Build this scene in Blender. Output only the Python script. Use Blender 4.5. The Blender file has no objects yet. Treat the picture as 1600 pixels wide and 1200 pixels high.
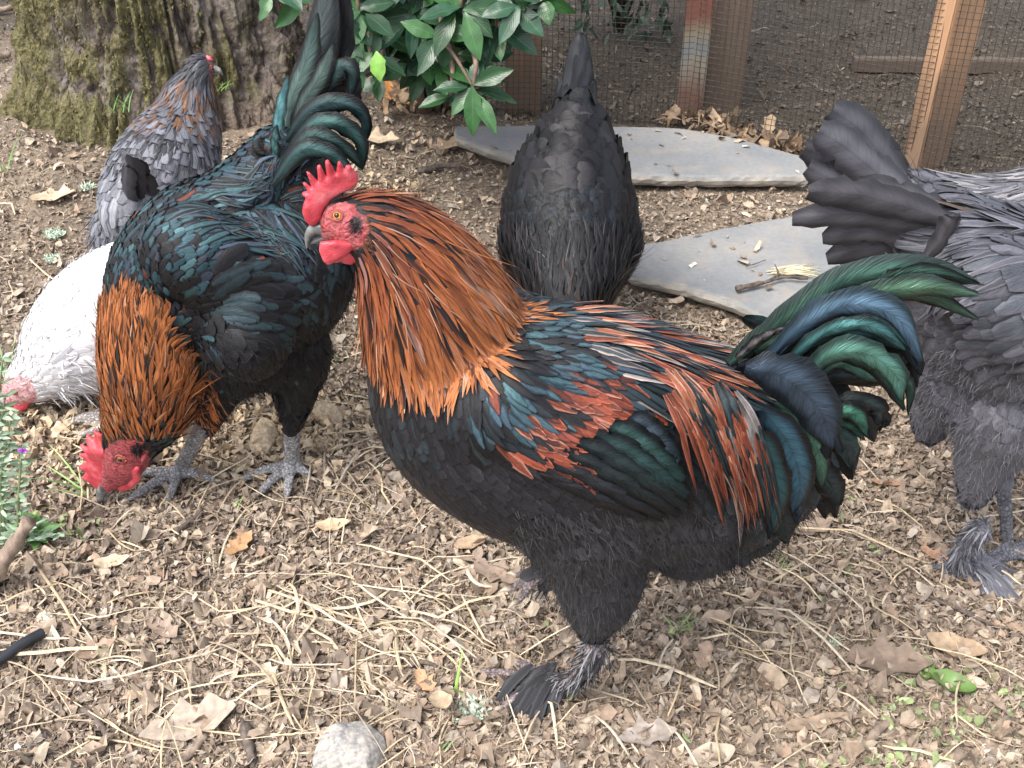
import bpy, bmesh, math, random
import numpy as np
from mathutils import Vector, Matrix
from mathutils.bvhtree import BVHTree
from mathutils.geometry import delaunay_2d_cdt
R = math.radians
rng = np.random.default_rng(7)
random.seed(7)
sc = bpy.context.scene
# ------------------------------------------------------------------ camera
F, PITCH, H = 1700.0, R(36), 1.0
cp, sp = math.cos(PITCH), math.sin(PITCH)
cam = bpy.data.cameras.new('camera')
cam.sensor_width = 36; cam.lens = 36 * F / 1600
cam.clip_start = .02; cam.clip_end = 500
cam_o = bpy.data.objects.new('camera', cam)
cam_o.location = (0, 0, H); cam_o.rotation_euler = (R(90) - PITCH, 0, 0)
sc.collection.objects.link(cam_o); sc.camera = cam_o
# ------------------------------------------------------------------ light
SUN_EL, SUN_AZ = R(60), R(-128)      # soft light, bright overcast, from above left
w = bpy.data.worlds.new('World'); sc.world = w; w.use_nodes = True
nt = w.node_tree
sky = nt.nodes.new('ShaderNodeTexSky'); sky.sky_type = 'NISHITA'; sky.sun_disc = False
sky.sun_elevation = SUN_EL; sky.sun_rotation = SUN_AZ
sky.dust_density = 4; sky.air_density = 1.0; sky.ozone_density = 1
hs = nt.nodes.new('ShaderNodeHueSaturation'); hs.inputs['Saturation'].default_value = .45
nt.links.new(sky.outputs[0], hs.inputs['Color'])
nt.links.new(hs.outputs[0], nt.nodes['Background'].inputs[0])
nt.nodes['Background'].inputs[1].default_value = .15
sun = bpy.data.lights.new('sun', 'SUN'); sun.energy = 1.0; sun.angle = R(32); sun.color = (1, .96, .9)
sun_o = bpy.data.objects.new('sun', sun)
sun_o.rotation_euler = (R(90) - SUN_EL, 0, math.pi - SUN_AZ)
d_ = Vector((math.sin(SUN_AZ) * math.cos(SUN_EL), math.cos(SUN_AZ) * math.cos(SUN_EL), math.sin(SUN_EL)))
sun_o.rotation_euler = d_.to_track_quat('Z', 'Y').to_euler()
sc.collection.objects.link(sun_o)
sc.view_settings.view_transform = 'Standard'; sc.view_settings.look = 'None'
sc.view_settings.gamma = 1; sc.view_settings.exposure = 1.37
# ------------------------------------------------------------------ helpers
def ray(px, py):
    vx, vy = (px - 800) / F, (py - 600) / F
    return np.array([vx, cp - vy * sp, -sp - vy * cp])
def at(px, py, Y):
    d = ray(px, py); t = Y / d[1]
    return np.array([0, 0, H]) + d * t
def sc_at(px, py, Y):
    return F / (Y / ray(px, py)[1])
def gz(px, py, z=0.0):
    d = ray(px, py); t = (H - z) / (-d[2])
    return np.array([0, 0, H]) + d * t
def proj(P):
    P = np.asarray(P, float).reshape(-1, 3)
    zc = P[:, 1] * cp - (P[:, 2] - H) * sp
    return 800 + F * P[:, 0] / zc, 600 - F * (P[:, 1] * sp + (P[:, 2] - H) * cp) / zc
def hsh(ix, iy, s):
    n = (ix.astype(np.int64) * 374761393 + iy.astype(np.int64) * 668265263 + s * 982451653) & 0x7fffffff
    n = ((n ^ (n >> 13)) * 1274126177) & 0x7fffffff
    return (n & 0xffff) / 65535.0
def vnoise(x, y, f, s=0):
    x = np.asarray(x, float) * f; y = np.asarray(y, float) * f
    ix, iy = np.floor(x), np.floor(y); fx, fy = x - ix, y - iy
    fx = fx * fx * (3 - 2 * fx); fy = fy * fy * (3 - 2 * fy)
    a, b, c, d = hsh(ix, iy, s), hsh(ix + 1, iy, s), hsh(ix, iy + 1, s), hsh(ix + 1, iy + 1, s)
    return (a * (1 - fx) + b * fx) * (1 - fy) + (c * (1 - fx) + d * fx) * fy
def gh(x, y):
    x = np.asarray(x, float); y = np.asarray(y, float)
    h = (vnoise(x, y, 3, 1) - .5) * .02 + (vnoise(x, y, 11, 2) - .5) * .010 + (vnoise(x, y, 40, 3) - .5) * .006
    # soil heaped round the tree foot
    dx, dy = x - TREE[0], y - TREE[1]; r = np.sqrt(dx * dx + dy * dy)
    return h + .07 * np.exp(-((r - .3) / .22) ** 2) * (r > 0)
def inpoly(x, y, poly):
    x = np.asarray(x, float); y = np.asarray(y, float)
    ins = np.zeros(x.shape, bool); n = len(poly)
    for i in range(n):
        x1, y1 = poly[i]; x2, y2 = poly[(i + 1) % n]
        if y1 == y2: continue
        c = ((y1 > y) != (y2 > y)) & (x < (x2 - x1) * (y - y1) / (y2 - y1) + x1)
        ins ^= c
    return ins
def nrm(a):
    return a / np.maximum(np.linalg.norm(a, axis=-1, keepdims=True), 1e-9)
def link(o, parent=None):
    sc.collection.objects.link(o)
    if parent is not None:
        o.parent = parent
        if tuple(parent.location) != (0, 0, 0):
            o.matrix_parent_inverse = Matrix.Translation(-Vector(parent.location))
    return o
def tag(o, label, cat, group=None, kind=None):
    if label: o['label'] = label
    if cat: o['category'] = cat
    if group: o['group'] = group
    if kind: o['kind'] = kind
    return o
def empty(name, loc, label, cat, group=None):
    o = bpy.data.objects.new(name, None); o.location = tuple(loc); o.empty_display_size = .05
    link(o); return tag(o, label, cat, group)
def mesh_np(name, V, Fc, mat, parent=None, col=None, col2=None, uv=None, smooth=True):
    me = bpy.data.meshes.new(name)
    V = np.asarray(V, np.float32).reshape(-1, 3)
    if isinstance(Fc, np.ndarray):
        k = Fc.shape[1]; nf = len(Fc)
        loops = Fc.astype(np.int32).ravel(); starts = np.arange(nf, dtype=np.int32) * k
    else:
        loops = np.array([i for f in Fc for i in f], np.int32)
        ln = np.array([len(f) for f in Fc], np.int32); starts = np.concatenate([[0], np.cumsum(ln)[:-1]]).astype(np.int32); nf = len(Fc)
    me.vertices.add(len(V)); me.vertices.foreach_set('co', V.ravel())
    me.loops.add(len(loops)); me.loops.foreach_set('vertex_index', loops)
    me.polygons.add(nf); me.polygons.foreach_set('loop_start', starts)
    for nm, c in (('Col', col), ('Col2', col2)):
        if c is not None:
            c = np.asarray(c, np.float32)
            if c.shape[1] == 3: c = np.hstack([c, np.zeros((len(c), 1), np.float32)])
            a = me.color_attributes.new(nm, 'FLOAT_COLOR', 'POINT'); a.data.foreach_set('color', c.ravel())
    me.update(calc_edges=True)
    if uv is not None:
        u = me.uv_layers.new(name='UVMap'); u.data.foreach_set('uv', np.asarray(uv, np.float32)[loops].ravel())
    me.polygons.foreach_set('use_smooth', np.full(nf, smooth))
    me.materials.append(mat); me.update()
    o = bpy.data.objects.new(name, me)
    return link(o, parent)
# ------------------------------------------------------------------ materials
def newmat(name):
    m = bpy.data.materials.new(name); m.use_nodes = True
    n = m.node_tree.nodes; return m, n, m.node_tree.links, n['Principled BSDF']
def N(nodes, t, **kw):
    n = nodes.new(t)
    for k, v in kw.items():
        if k in n.inputs: n.inputs[k].default_value = v
        else: setattr(n, k, v)
    return n
def math_n(n, l, op, a, b=None, c=None):
    m = n.new('ShaderNodeMath'); m.operation = op
    for i, x in enumerate((a, b, c)):
        if x is None: continue
        if isinstance(x, (int, float)): m.inputs[i].default_value = x
        else: l.new(x, m.inputs[i])
    return m.outputs[0]
def mixc(n, l, f, a, b, mode='MIX'):
    m = n.new('ShaderNodeMix'); m.data_type = 'RGBA'; m.blend_type = mode
    for i, x in ((0, f), (6, a), (7, b)):
        if isinstance(x, (int, float)): m.inputs[i].default_value = x
        elif isinstance(x, tuple): m.inputs[i].default_value = (*x, 1)
        else: l.new(x, m.inputs[i])
    return m.outputs[2]
def ramp(n, l, f, *stops):
    r = n.new('ShaderNodeValToRGB')
    while len(r.color_ramp.elements) < len(stops): r.color_ramp.elements.new(.5)
    for e, (p, c) in zip(r.color_ramp.elements, stops):
        e.position = p; e.color = (*c, 1) if isinstance(c, tuple) else (c, c, c, 1)
    l.new(f, r.inputs[0]); return r.outputs[0]
def bump(n, l, h, bs, strength=.5, dist=.002):
    b = n.new('ShaderNodeBump'); b.inputs['Strength'].default_value = strength; b.inputs['Distance'].default_value = dist
    l.new(h, b.inputs['Height']); l.new(b.outputs[0], bs.inputs['Normal'])
def mapping(n, l, scale, kind='Object'):
    t = n.new('ShaderNodeTexCoord'); m = n.new('ShaderNodeMapping'); m.inputs['Scale'].default_value = scale
    l.new(t.outputs[kind], m.inputs[0]); return m.outputs[0]
def feather_mat(name, rough=.5, barb=.6, bmp=.5, isl=.25):
    m, n, l, bs = newmat(name)
    a = N(n, 'ShaderNodeAttribute', attribute_name='Col'); b = N(n, 'ShaderNodeAttribute', attribute_name='Col2')
    uv = n.new('ShaderNodeUVMap'); s = n.new('ShaderNodeSeparateXYZ'); l.new(uv.outputs[0], s.inputs[0])
    e = math_n(n, l, 'ABSOLUTE', math_n(n, l, 'SUBTRACT', s.outputs[0], .5))      # 0 at shaft, .5 at the edge
    mr = N(n, 'ShaderNodeMapRange', **{'From Min': .16, 'From Max': .42}); mr.interpolation_type = 'SMOOTHSTEP'; l.new(e, mr.inputs[0])
    base = mixc(n, l, mr.outputs[0], a.outputs['Color'], b.outputs['Color'])
    # barbs: fine slanting lines leaving the shaft
    g = n.new('ShaderNodeCombineXYZ')
    l.new(math_n(n, l, 'SUBTRACT', math_n(n, l, 'MULTIPLY', s.outputs[1], 30), math_n(n, l, 'MULTIPLY', e, 22)), g.inputs[0])
    l.new(math_n(n, l, 'MULTIPLY', e, 5), g.inputs[1])
    geo = n.new('ShaderNodeNewGeometry')
    ns = N(n, 'ShaderNodeTexNoise', Scale=1.0, Detail=2.0); ns.noise_dimensions = '4D'
    l.new(g.outputs[0], ns.inputs['Vector']); l.new(math_n(n, l, 'MULTIPLY', geo.outputs['Random Per Island'], 37), ns.inputs['W'])
    v = N(n, 'ShaderNodeMapRange', **{'From Min': .3, 'From Max': .7, 'To Min': 1 - barb * .6, 'To Max': 1 + barb * .6}); l.new(ns.outputs[0], v.inputs[0])
    rnd = N(n, 'ShaderNodeMapRange', **{'To Min': 1 - isl, 'To Max': 1 + isl}); l.new(geo.outputs['Random Per Island'], rnd.inputs[0])
    vv = math_n(n, l, 'MULTIPLY', v.outputs[0], rnd.outputs[0])
    base = mixc(n, l, 1.0, base, vv, 'MULTIPLY')
    # shaft
    sh = N(n, 'ShaderNodeMapRange', **{'From Min': .0, 'From Max': .05, 'To Min': .35, 'To Max': 0.0}); l.new(e, sh.inputs[0])
    base = mixc(n, l, sh.outputs[0], base, b.outputs['Color'])
    l.new(base, bs.inputs['Base Color'])
    l.new(a.outputs['Alpha'], bs.inputs['Metallic'])
    bs.inputs['Roughness'].default_value = rough; bs.inputs['Specular IOR Level'].default_value = .5
    bs.inputs['Specular IOR Level'].default_value = .28
    bump(n, l, ns.outputs[0], bs, bmp, .0012)
    return m
M_FEATHER = feather_mat('plumage', .46)
M_VANE = feather_mat('tail_vanes', .55, .22, .35, .12)
M_GLOSS = feather_mat('glossy_plumage', .36, .55, .8)
M_FLUFF = feather_mat('down', .85, .3, .5, .10)
def skin_mat():
    m, n, l, bs = newmat('bird_skin')
    a = N(n, 'ShaderNodeAttribute', attribute_name='Col')
    mp = mapping(n, l, (1, 1, 1))
    v = N(n, 'ShaderNodeTexVoronoi', Scale=210.0); v.feature = 'DISTANCE_TO_EDGE'; l.new(mp, v.inputs['Vector'])
    vr = N(n, 'ShaderNodeMapRange', **{'From Min': .0, 'From Max': .25, 'To Min': .45, 'To Max': 1.15}); l.new(v.outputs[0], vr.inputs[0])
    leg = mixc(n, l, 1.0, a.outputs['Color'], vr.outputs[0], 'MULTIPLY')
    c = mixc(n, l, a.outputs['Alpha'], a.outputs['Color'], leg)
    ns = N(n, 'ShaderNodeTexNoise', Scale=260.0, Detail=3.0); l.new(mp, ns.inputs['Vector'])
    r = N(n, 'ShaderNodeMapRange', **{'From Min': .3, 'From Max': .7, 'To Min': .7, 'To Max': 1.25}); l.new(ns.outputs[0], r.inputs[0])
    c = mixc(n, l, 1.0, c, r.outputs[0], 'MULTIPLY')
    fo = N(n, 'ShaderNodeTexNoise', Scale=110.0, Detail=5.0, Roughness=.65, Distortion=1.2); l.new(mp, fo.inputs['Vector'])
    r2 = N(n, 'ShaderNodeMapRange', **{'From Min': .35, 'From Max': .6, 'To Min': .5, 'To Max': 1.12}); l.new(fo.outputs[0], r2.inputs[0])
    c = mixc(n, l, 1.0, c, r2.outputs[0], 'MULTIPLY')
    l.new(c, bs.inputs['Base Color']); bs.inputs['Roughness'].default_value = .45
    bump(n, l, math_n(n, l, 'ADD', math_n(n, l, 'MULTIPLY', fo.outputs[0], 2.5), math_n(n, l, 'ADD', v.outputs[0], ns.outputs[0])), bs, .9, .0022)
    return m
M_SKIN = skin_mat()
def comb_mat():
    m, n, l, bs = newmat('comb_skin')
    mp = mapping(n, l, (1, 1, 1))
    ns = N(n, 'ShaderNodeTexNoise', Scale=60.0, Detail=4.0); l.new(mp, ns.inputs['Vector'])
    c = ramp(n, l, ns.outputs[0], (.3, (.42, .035, .05)), (.55, (.60, .075, .10)), (.75, (.72, .20, .22)))
    l.new(c, bs.inputs['Base Color']); bs.inputs['Roughness'].default_value = .42
    bs.inputs['Subsurface Weight'].default_value = .15; bs.inputs['Subsurface Radius'].default_value = (.004, .001, .001)
    n2 = N(n, 'ShaderNodeTexVoronoi', Scale=620.0); l.new(mp, n2.inputs['Vector'])
    bump(n, l, n2.outputs['Distance'], bs, .35, -.0008)
    return m
M_COMB = comb_mat()
def plain(name, col, rough=.5, metallic=0, scale=40, var=.25, bs_=.3, dist=.001, stretch=(1, 1, 1)):
    m, n, l, bs = newmat(name)
    mp = mapping(n, l, stretch)
    ns = N(n, 'ShaderNodeTexNoise', Scale=float(scale), Detail=5.0); l.new(mp, ns.inputs['Vector'])
    lo = tuple(c * (1 - var) for c in col); hi = tuple(min(1, c * (1 + var)) for c in col)
    l.new(ramp(n, l, ns.outputs[0], (.3, lo), (.7, hi)), bs.inputs['Base Color'])
    bs.inputs['Roughness'].default_value = rough; bs.inputs['Metallic'].default_value = metallic
    bump(n, l, ns.outputs[0], bs, bs_, dist); return m
def attr_mat(name, rough=.7, scale=120, var=.25, dist=.001, trans=0.0):
    m, n, l, bs = newmat(name)
    a = N(n, 'ShaderNodeAttribute', attribute_name='Col')
    mp = mapping(n, l, (1, 1, 1))
    ns = N(n, 'ShaderNodeTexNoise', Scale=float(scale), Detail=4.0); l.new(mp, ns.inputs['Vector'])
    r = N(n, 'ShaderNodeMapRange', **{'From Min': .3, 'From Max': .7, 'To Min': 1 - var, 'To Max': 1 + var}); l.new(ns.outputs[0], r.inputs[0])
    l.new(mixc(n, l, 1.0, a.outputs['Color'], r.outputs[0], 'MULTIPLY'), bs.inputs['Base Color'])
    bs.inputs['Roughness'].default_value = rough
    bump(n, l, ns.outputs[0], bs, .4, dist); return m
M_LITTER = attr_mat('dry_litter', .75)
M_GREEN = attr_mat('green_leaf', .45, 90, .2)
# ------------------------------------------------------------------ generic shapes
def tube(pts, rad, k=8, cap=True):
    pts = np.asarray(pts, float); n = len(pts); rad = np.broadcast_to(np.asarray(rad, float), (n,))
    t = nrm(np.gradient(pts, axis=0)); up = np.array([0, 0, 1.]) if abs(t[0][2]) < .9 else np.array([1., 0, 0])
    V = []
    u = np.cross(t[0], up); u /= np.linalg.norm(u)
    for i in range(n):
        u = u - t[i] * np.dot(u, t[i]); u /= np.linalg.norm(u) + 1e-9; v = np.cross(t[i], u)
        for j in range(k):
            a = 2 * math.pi * j / k
            V.append(pts[i] + rad[i] * (math.cos(a) * u + math.sin(a) * v))
    Fc = [(i * k + j, i * k + (j + 1) % k, (i + 1) * k + (j + 1) % k, (i + 1) * k + j) for i in range(n - 1) for j in range(k)]
    if cap: Fc += [tuple(range(k))[::-1], tuple((n - 1) * k + j for j in range(k))]
    return V, Fc
def crom(P, sub):
    P = np.asarray(P, float)
    if len(P) < 2: return P
    Q = np.vstack([2 * P[0] - P[1], P, 2 * P[-1] - P[-2]]); out = []
    for i in range(len(P) - 1):
        p0, p1, p2, p3 = Q[i:i + 4]
        for j in range(sub):
            t = j / sub
            out.append(.5 * ((2 * p1) + (-p0 + p2) * t + (2 * p0 - 5 * p1 + 4 * p2 - p3) * t * t + (-p0 + 3 * p1 - 3 * p2 + p3) * t ** 3))
    out.append(P[-1]); return np.array(out)
class MB:
    def __init__(s): s.V = []; s.F = []
    def add(s, V, Fc):
        o = len(s.V); s.V += [tuple(v) for v in V]; s.F += [tuple(i + o for i in f) for f in Fc]; return s
    def tube(s, pts, rad, k=8): return s.add(*tube(pts, rad, k))
    def build(s, name, mat, parent=None, smooth=True, col=None):
        return mesh_np(name, s.V, s.F, mat, parent, smooth=smooth, col=None if col is None else np.tile(np.array([[*col, 0.]]), (len(s.V), 1)))
_ico = {}
def ico(sub):
    if sub not in _ico:
        bm = bmesh.new(); bmesh.ops.create_icosphere(bm, subdivisions=sub, radius=1)
        _ico[sub] = (np.array([v.co[:] for v in bm.verts]), np.array([[v.index for v in f.verts] for f in bm.faces])); bm.free()
    return _ico[sub]
def pillow(name, outline, T, Rr, frame, mat, parent, step=.0015, wob=.0006):
    """closed plate with rounded rim; outline in 3D lying near a plane, frame=(origin,ex,ey,en)"""
    o, ex, ey, en = frame
    pl = np.array([[np.dot(p - o, ex), np.dot(p - o, ey)] for p in outline])
    # densify outline
    B = []
    for i in range(len(pl)):
        a, b = pl[i], pl[(i + 1) % len(pl)]; k = max(1, int(np.linalg.norm(b - a) / step))
        B += [a + (b - a) * j / k for j in range(k)]
    B = np.array(B)
    # light smoothing keeps points but rounds corners
    B = .6 * B + .2 * (np.roll(B, 1, 0) + np.roll(B, -1, 0))
    mn, mx = B.min(0), B.max(0)
    gx, gy = np.meshgrid(np.arange(mn[0], mx[0], step), np.arange(mn[1], mx[1], step))
    G = np.c_[gx.ravel(), gy.ravel()] + rng.uniform(-.2, .2, (gx.size, 2)) * step
    G = G[inpoly(G[:, 0], G[:, 1], B)]
    d = np.min(np.linalg.norm(G[:, None] - B[None], axis=2), axis=1); G = G[d > step * .55]
    pts = [Vector(p) for p in np.vstack([B, G])]; nb = len(B)
    v2, _, f2, *_ = delaunay_2d_cdt(pts, [], [list(range(nb))], 1, 1e-7)
    v2 = np.array([v[:] for v in v2])
    d = np.min(np.linalg.norm(v2[:, None] - B[None], axis=2), axis=1)
    q = np.clip(d / Rr, 0, 1); h = T * np.sqrt(np.clip(1 - (1 - q) ** 2, 0, 1)) + np.where(q > .3, (vnoise(v2[:, 0], v2[:, 1], 250, 5) - .5) * wob, 0)
    rim = d < 1e-6; nv = len(v2); P = o + v2[:, :1] * ex + v2[:, 1:2] * ey
    bend = (vnoise(v2[:, 0], v2[:, 1], 45, 9) - .5)[:, None] * T * 1.4 * en
    top = P + h[:, None] * en + bend; bot = P - h[:, None] * en + bend
    idx = np.arange(nv); bi = np.where(rim, idx, idx + nv)
    Fc = [tuple(f) for f in f2] + [tuple(bi[list(f)][::-1]) for f in f2]
    used = sorted({i for f in Fc for i in f}); remap = {u: i for i, u in enumerate(used)}
    V = np.vstack([top, bot])[used]
    return mesh_np(name, V, [tuple(remap[int(i)] for i in f) for f in Fc], mat, parent)
# ================================================================== birds: machinery
class Bird:
    """one bird: spheres strung along chains, fused into one skin, then clad in plumage"""
    def __init__(s, name, label, cat, base, lateral, flat=.85, group=None):
        s.root = empty(name, base, label, cat, group); s.base = np.array(base, float)
        s.L = np.array(lateral, float) / np.linalg.norm(lateral)       # points to the side nearer the camera
        if s.L[1] > 0: s.L = -s.L
        s.flat = flat; s.V = []; s.F = []; s.n = 0; s.anch = []; s.legpts = []
    def chain(s, pts, sub=5, flat=None, off=0.0, leg=False, pair=False):
        """pts: (px, py, r_px, Y)"""
        fl = s.flat if flat is None else flat
        A = np.array([list(at(p[0], p[1], p[3] + off * s.L[1])) + [p[2] / sc_at(p[0], p[1], p[3] + off * s.L[1])] for p in pts])
        s.balls(A, sub, fl, leg)
        if pair: B = A.copy(); B[:, :3] -= np.outer(2 * ((A[:, :3] - s.base) @ s.L), s.L); s.balls(B, sub, fl, leg)
    def balls(s, A, sub=5, fl=1.0, leg=False):
        A = np.array(A, float); A = crom(A, sub) if len(A) > 1 else A
        iv, ifc = ico(3 if A[:, 3].max() > .02 else 2)
        for a in A:
            P = iv * a[3]; P = P - np.outer(P @ s.L, s.L) * (1 - fl) + a[:3]
            s.V.append(P); s.F.append(ifc + s.n); s.n += len(P)
        if leg: s.legpts += [a for a in A]
    def foot(s, ankle, toes, r=.0065):
        """ankle: world point; toes: list of world tip points (last = hind toe)"""
        ankle = np.array(ankle, float)
        for tp in toes:
            tp = np.array(tp, float); mid = .5 * (ankle + tp) + np.array([0, 0, .006]); q = ankle * .75 + tp * .25 + np.array([0, 0, .004])
            s.balls([[*ankle, r * 1.15], [*q, r * 1.05], [*mid, r * .95], [*(mid * .4 + tp * .6), r * .85], [*tp, r * .55]], 5, 1.0, True)
    def claws(s, tips):
        for (a, d) in tips:
            mb = MB(); a = np.array(a, float); d = nrm(np.array(d, float))
            mb.tube([a, a + d * .007 + [0, 0, .001], a + d * .014 + [0, 0, -.003]], [.0034, .0026, .0006], 6); mb.build('claw', M_CLAW, s.root)
    def skin(s, colfn, voxel=.003, smooth=4):
        V = np.vstack(s.V); Fc = np.vstack(s.F)
        me = bpy.data.meshes.new('tmp'); me.from_pydata(V.tolist(), [], Fc.tolist())
        o = bpy.data.objects.new('tmp', me); sc.collection.objects.link(o)
        m = o.modifiers.new('r', 'REMESH'); m.mode = 'VOXEL'; m.voxel_size = voxel
        m2 = o.modifiers.new('s', 'SMOOTH'); m2.factor = .5; m2.iterations = smooth
        dg = bpy.context.evaluated_depsgraph_get(); ev = o.evaluated_get(dg); me2 = bpy.data.meshes.new_from_object(ev)
        n = len(me2.vertices); co = np.empty(n * 3, np.float32); me2.vertices.foreach_get('co', co); co = co.reshape(-1, 3).astype(float)
        fs = [tuple(p.vertices) for p in me2.polygons]
        bpy.data.objects.remove(o); bpy.data.meshes.remove(me); bpy.data.meshes.remove(me2)
        s.co = co
        s.bvh = BVHTree.FromPolygons(co.tolist(), fs)
        s.px, s.py = s.design(co)
        s.body = mesh_np('body', co, fs, M_SKIN, s.root)
        nn = np.empty(n * 3, np.float32); s.body.data.vertices.foreach_get('normal', nn); s.no = nn.reshape(-1, 3).astype(float)
        c = colfn(s, co, s.px, s.py).astype(np.float32)
        if s.legpts:
            LP = np.array([l[:3] for l in s.legpts]); LR = np.array([l[3] for l in s.legpts])
            dmin = np.min(np.linalg.norm(co[:, None] - LP[None], axis=2) - LR[None] * 1.15, axis=1) if n < 20000 else np.concatenate([np.min(np.linalg.norm(co[i:i + 8000, None] - LP[None], axis=2) - LR[None] * 1.15, axis=1) for i in range(0, n, 8000)])
            s.isleg = dmin < .002; c[s.isleg] = s.legcol
        else: s.isleg = np.zeros(n, bool)
        a = s.body.data.color_attributes.new('Col', 'FLOAT_COLOR', 'POINT'); a.data.foreach_set('color', c.ravel())
    legcol = (.20, .19, .19, 1)
    def design(s, P):
        """pattern coordinates: the bird's two sides share one pattern"""
        P = np.asarray(P, float); m = (P - s.base) @ s.L
        Q = P + np.outer(np.where(m < 0, -2 * m, 0), s.L)
        return proj(Q)
    def flow(s, px, py, P):
        A = np.array([(a[0], a[1]) for a in s.anch], float); D = nrm(np.array([(a[2], (a[4] if len(a) > 4 else 0), -a[3]) for a in s.anch], float))
        d2 = (px[:, None] - A[None, :, 0]) ** 2 + (py[:, None] - A[None, :, 1]) ** 2
        wt = 1 / (d2 + 300) ** 1.5; wt /= wt.sum(1, keepdims=True)
        d = nrm(wt @ D)
        side = (P - s.base) @ s.L                         # far side: mirror the lateral part
        lat = d @ s.L
        return d - np.outer(np.where(side < 0, 2 * lat, 0), s.L)
    def pick(s, mask, spacing):
        idx = np.nonzero(mask & ~s.isleg)[0]; rng.shuffle(idx); P = s.co[idx]
        grid = {}; out = []; r2 = spacing * spacing
        cells = np.floor(P / spacing).astype(int)
        for i, c, p in zip(idx, map(tuple, cells), P):
            ok = True
            for dx in (-1, 0, 1):
                for dy in (-1, 0, 1):
                    for dz in (-1, 0, 1):
                        for q in grid.get((c[0] + dx, c[1] + dy, c[2] + dz), ()):
                            if (q[0] - p[0]) ** 2 + (q[1] - p[1]) ** 2 + (q[2] - p[2]) ** 2 < r2: ok = False; break
                        if not ok: break
                    if not ok: break
                if not ok: break
            if ok: grid.setdefault(c, []).append(p); out.append(i)
        return np.array(out, int)
    def plumage(s, name, mask, spacing, length, width, profile, colfn, steps=4, lift=.003, base=.0008, mat=None, jit=.15, droop=0.0, wiggle=.12, label=None, tip=0.0, clip=None, rows=None):
        if callable(mask): mask = mask(s.px, s.py)
        idx = s.pick(mask, spacing)
        if len(idx) == 0: return None
        n = len(idx); P = s.co[idx] + 0.; Nn = s.no[idx] + 0.
        px, py = s.px[idx], s.py[idx]
        ln = (length(px, py) if callable(length) else length) * rng.uniform(1 - jit * 1.3, 1 + jit * 1.3, n)
        wd = (width(px, py) if callable(width) else width) * rng.uniform(1 - jit, 1 + jit, n)
        ln = np.broadcast_to(ln, (n,)); rd = rng.normal(0, wiggle, (n, 3))
        if clip is not None:      # feathers end where their tract ends
            q = P + 0.; qn = Nn + 0.; last = np.zeros(n); alive = np.ones(n, bool)
            for k in range(1, 9):
                qx, qy = s.design(q); d = s.flow(qx, qy, q); d = nrm(d - qn * np.sum(d * qn, 1, keepdims=True)); q = q + d * (ln / 8)[:, None]
                for i in np.nonzero(alive)[0]:
                    loc, no, _, dist = s.bvh.find_nearest(q[i].tolist())
                    if loc is not None and dist < .03: q[i] = loc; qn[i] = no
                qx, qy = s.design(q); alive &= inpoly(qx, qy, clip); last[alive] = k / 8
            last = np.where(last < 1, last * rng.uniform(.66, 1.22, n), last); keep = last > .34
            idx, P, Nn, px, py, ln, rd = idx[keep], P[keep], Nn[keep], px[keep], py[keep], ln[keep] * last[keep], rd[keep]; wd = np.broadcast_to(wd, (n,))[keep] * np.clip(last[keep] + .35, 0, 1); n = len(idx)
        cen = [P + Nn * base]; nor = [Nn]; pos = P
        for k in range(1, steps + 1):
            qx, qy = s.design(pos); d = s.flow(qx, qy, pos) + rd + np.array([0, 0, -droop])
            d = nrm(d - Nn * np.sum(d * Nn, 1, keepdims=True)); pos = pos + d * (ln / steps)[:, None]
            newN = Nn.copy(); np_ = pos.copy()
            for i in range(n):
                loc, no, _, dist = s.bvh.find_nearest(pos[i].tolist())
                if loc is not None:
                    if dist < .012: np_[i] = loc
                    else: np_[i] = pos[i] + (np.array(loc) - pos[i]) * .35
                    nf = np.array(no); newN[i] = Nn[i] * .45 + nf * .55
            pos = np_; Nn = nrm(newN); t = k / steps
            cen.append(pos + Nn * (base + lift * t + tip * t ** 3)[..., None] if np.ndim(lift) else pos + Nn * (base + lift * t + tip * t ** 3)); nor.append(Nn)
        C = np.stack(cen, 1); No = np.stack(nor, 1)
        rows = rows or 8; t = np.linspace(0, steps, rows); i0 = np.minimum(t.astype(int), steps - 1); fr = (t - i0)[None, :, None]
        Tn = np.gradient(C, axis=1); A_, B_, TA, TB = C[:, i0], C[:, i0 + 1], Tn[:, i0], Tn[:, i0 + 1]
        C = A_ * (2 * fr ** 3 - 3 * fr ** 2 + 1) + B_ * (3 * fr ** 2 - 2 * fr ** 3) + TA * (fr ** 3 - 2 * fr ** 2 + fr) + TB * (fr ** 3 - fr ** 2); No = nrm(No[:, i0] * (1 - fr) + No[:, i0 + 1] * fr)
        c1, c2 = colfn(px, py, n)
        wd = np.broadcast_to(wd, (n,))
        return feather_mesh(name, C, No, wd, profile, c1, c2, mat or M_FEATHER, s.root, label)
    def fluff(s, name, mask, spacing, length, colfn, per=5, out=.35, width=.0011, spread=.45, label=None):
        if callable(mask): mask = mask(s.px, s.py)
        idx = s.pick(mask, spacing); idx = np.repeat(idx, per); n = len(idx)
        if n == 0: return None
        P = s.co[idx] + rng.normal(0, spacing * .3, (n, 3)); Nn = s.no[idx]
        d = s.flow(s.px[idx], s.py[idx], P); d = nrm(d - Nn * np.sum(d * Nn, 1, keepdims=True))
        d = nrm(d + Nn * (out * rng.uniform(.2, 1.4, n))[:, None] + rng.normal(0, spread, (n, 3)))
        ln = length * rng.uniform(.5, 1.3, n); bendv = rng.normal(0, .25, (n, 3)) + np.array([0, 0, -.25])
        C = [P - Nn * .001]; t = 0
        for k in range(1, 4):
            t = k / 3; C.append(P + (d * t + bendv * t * t * .5) * ln[:, None])
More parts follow.
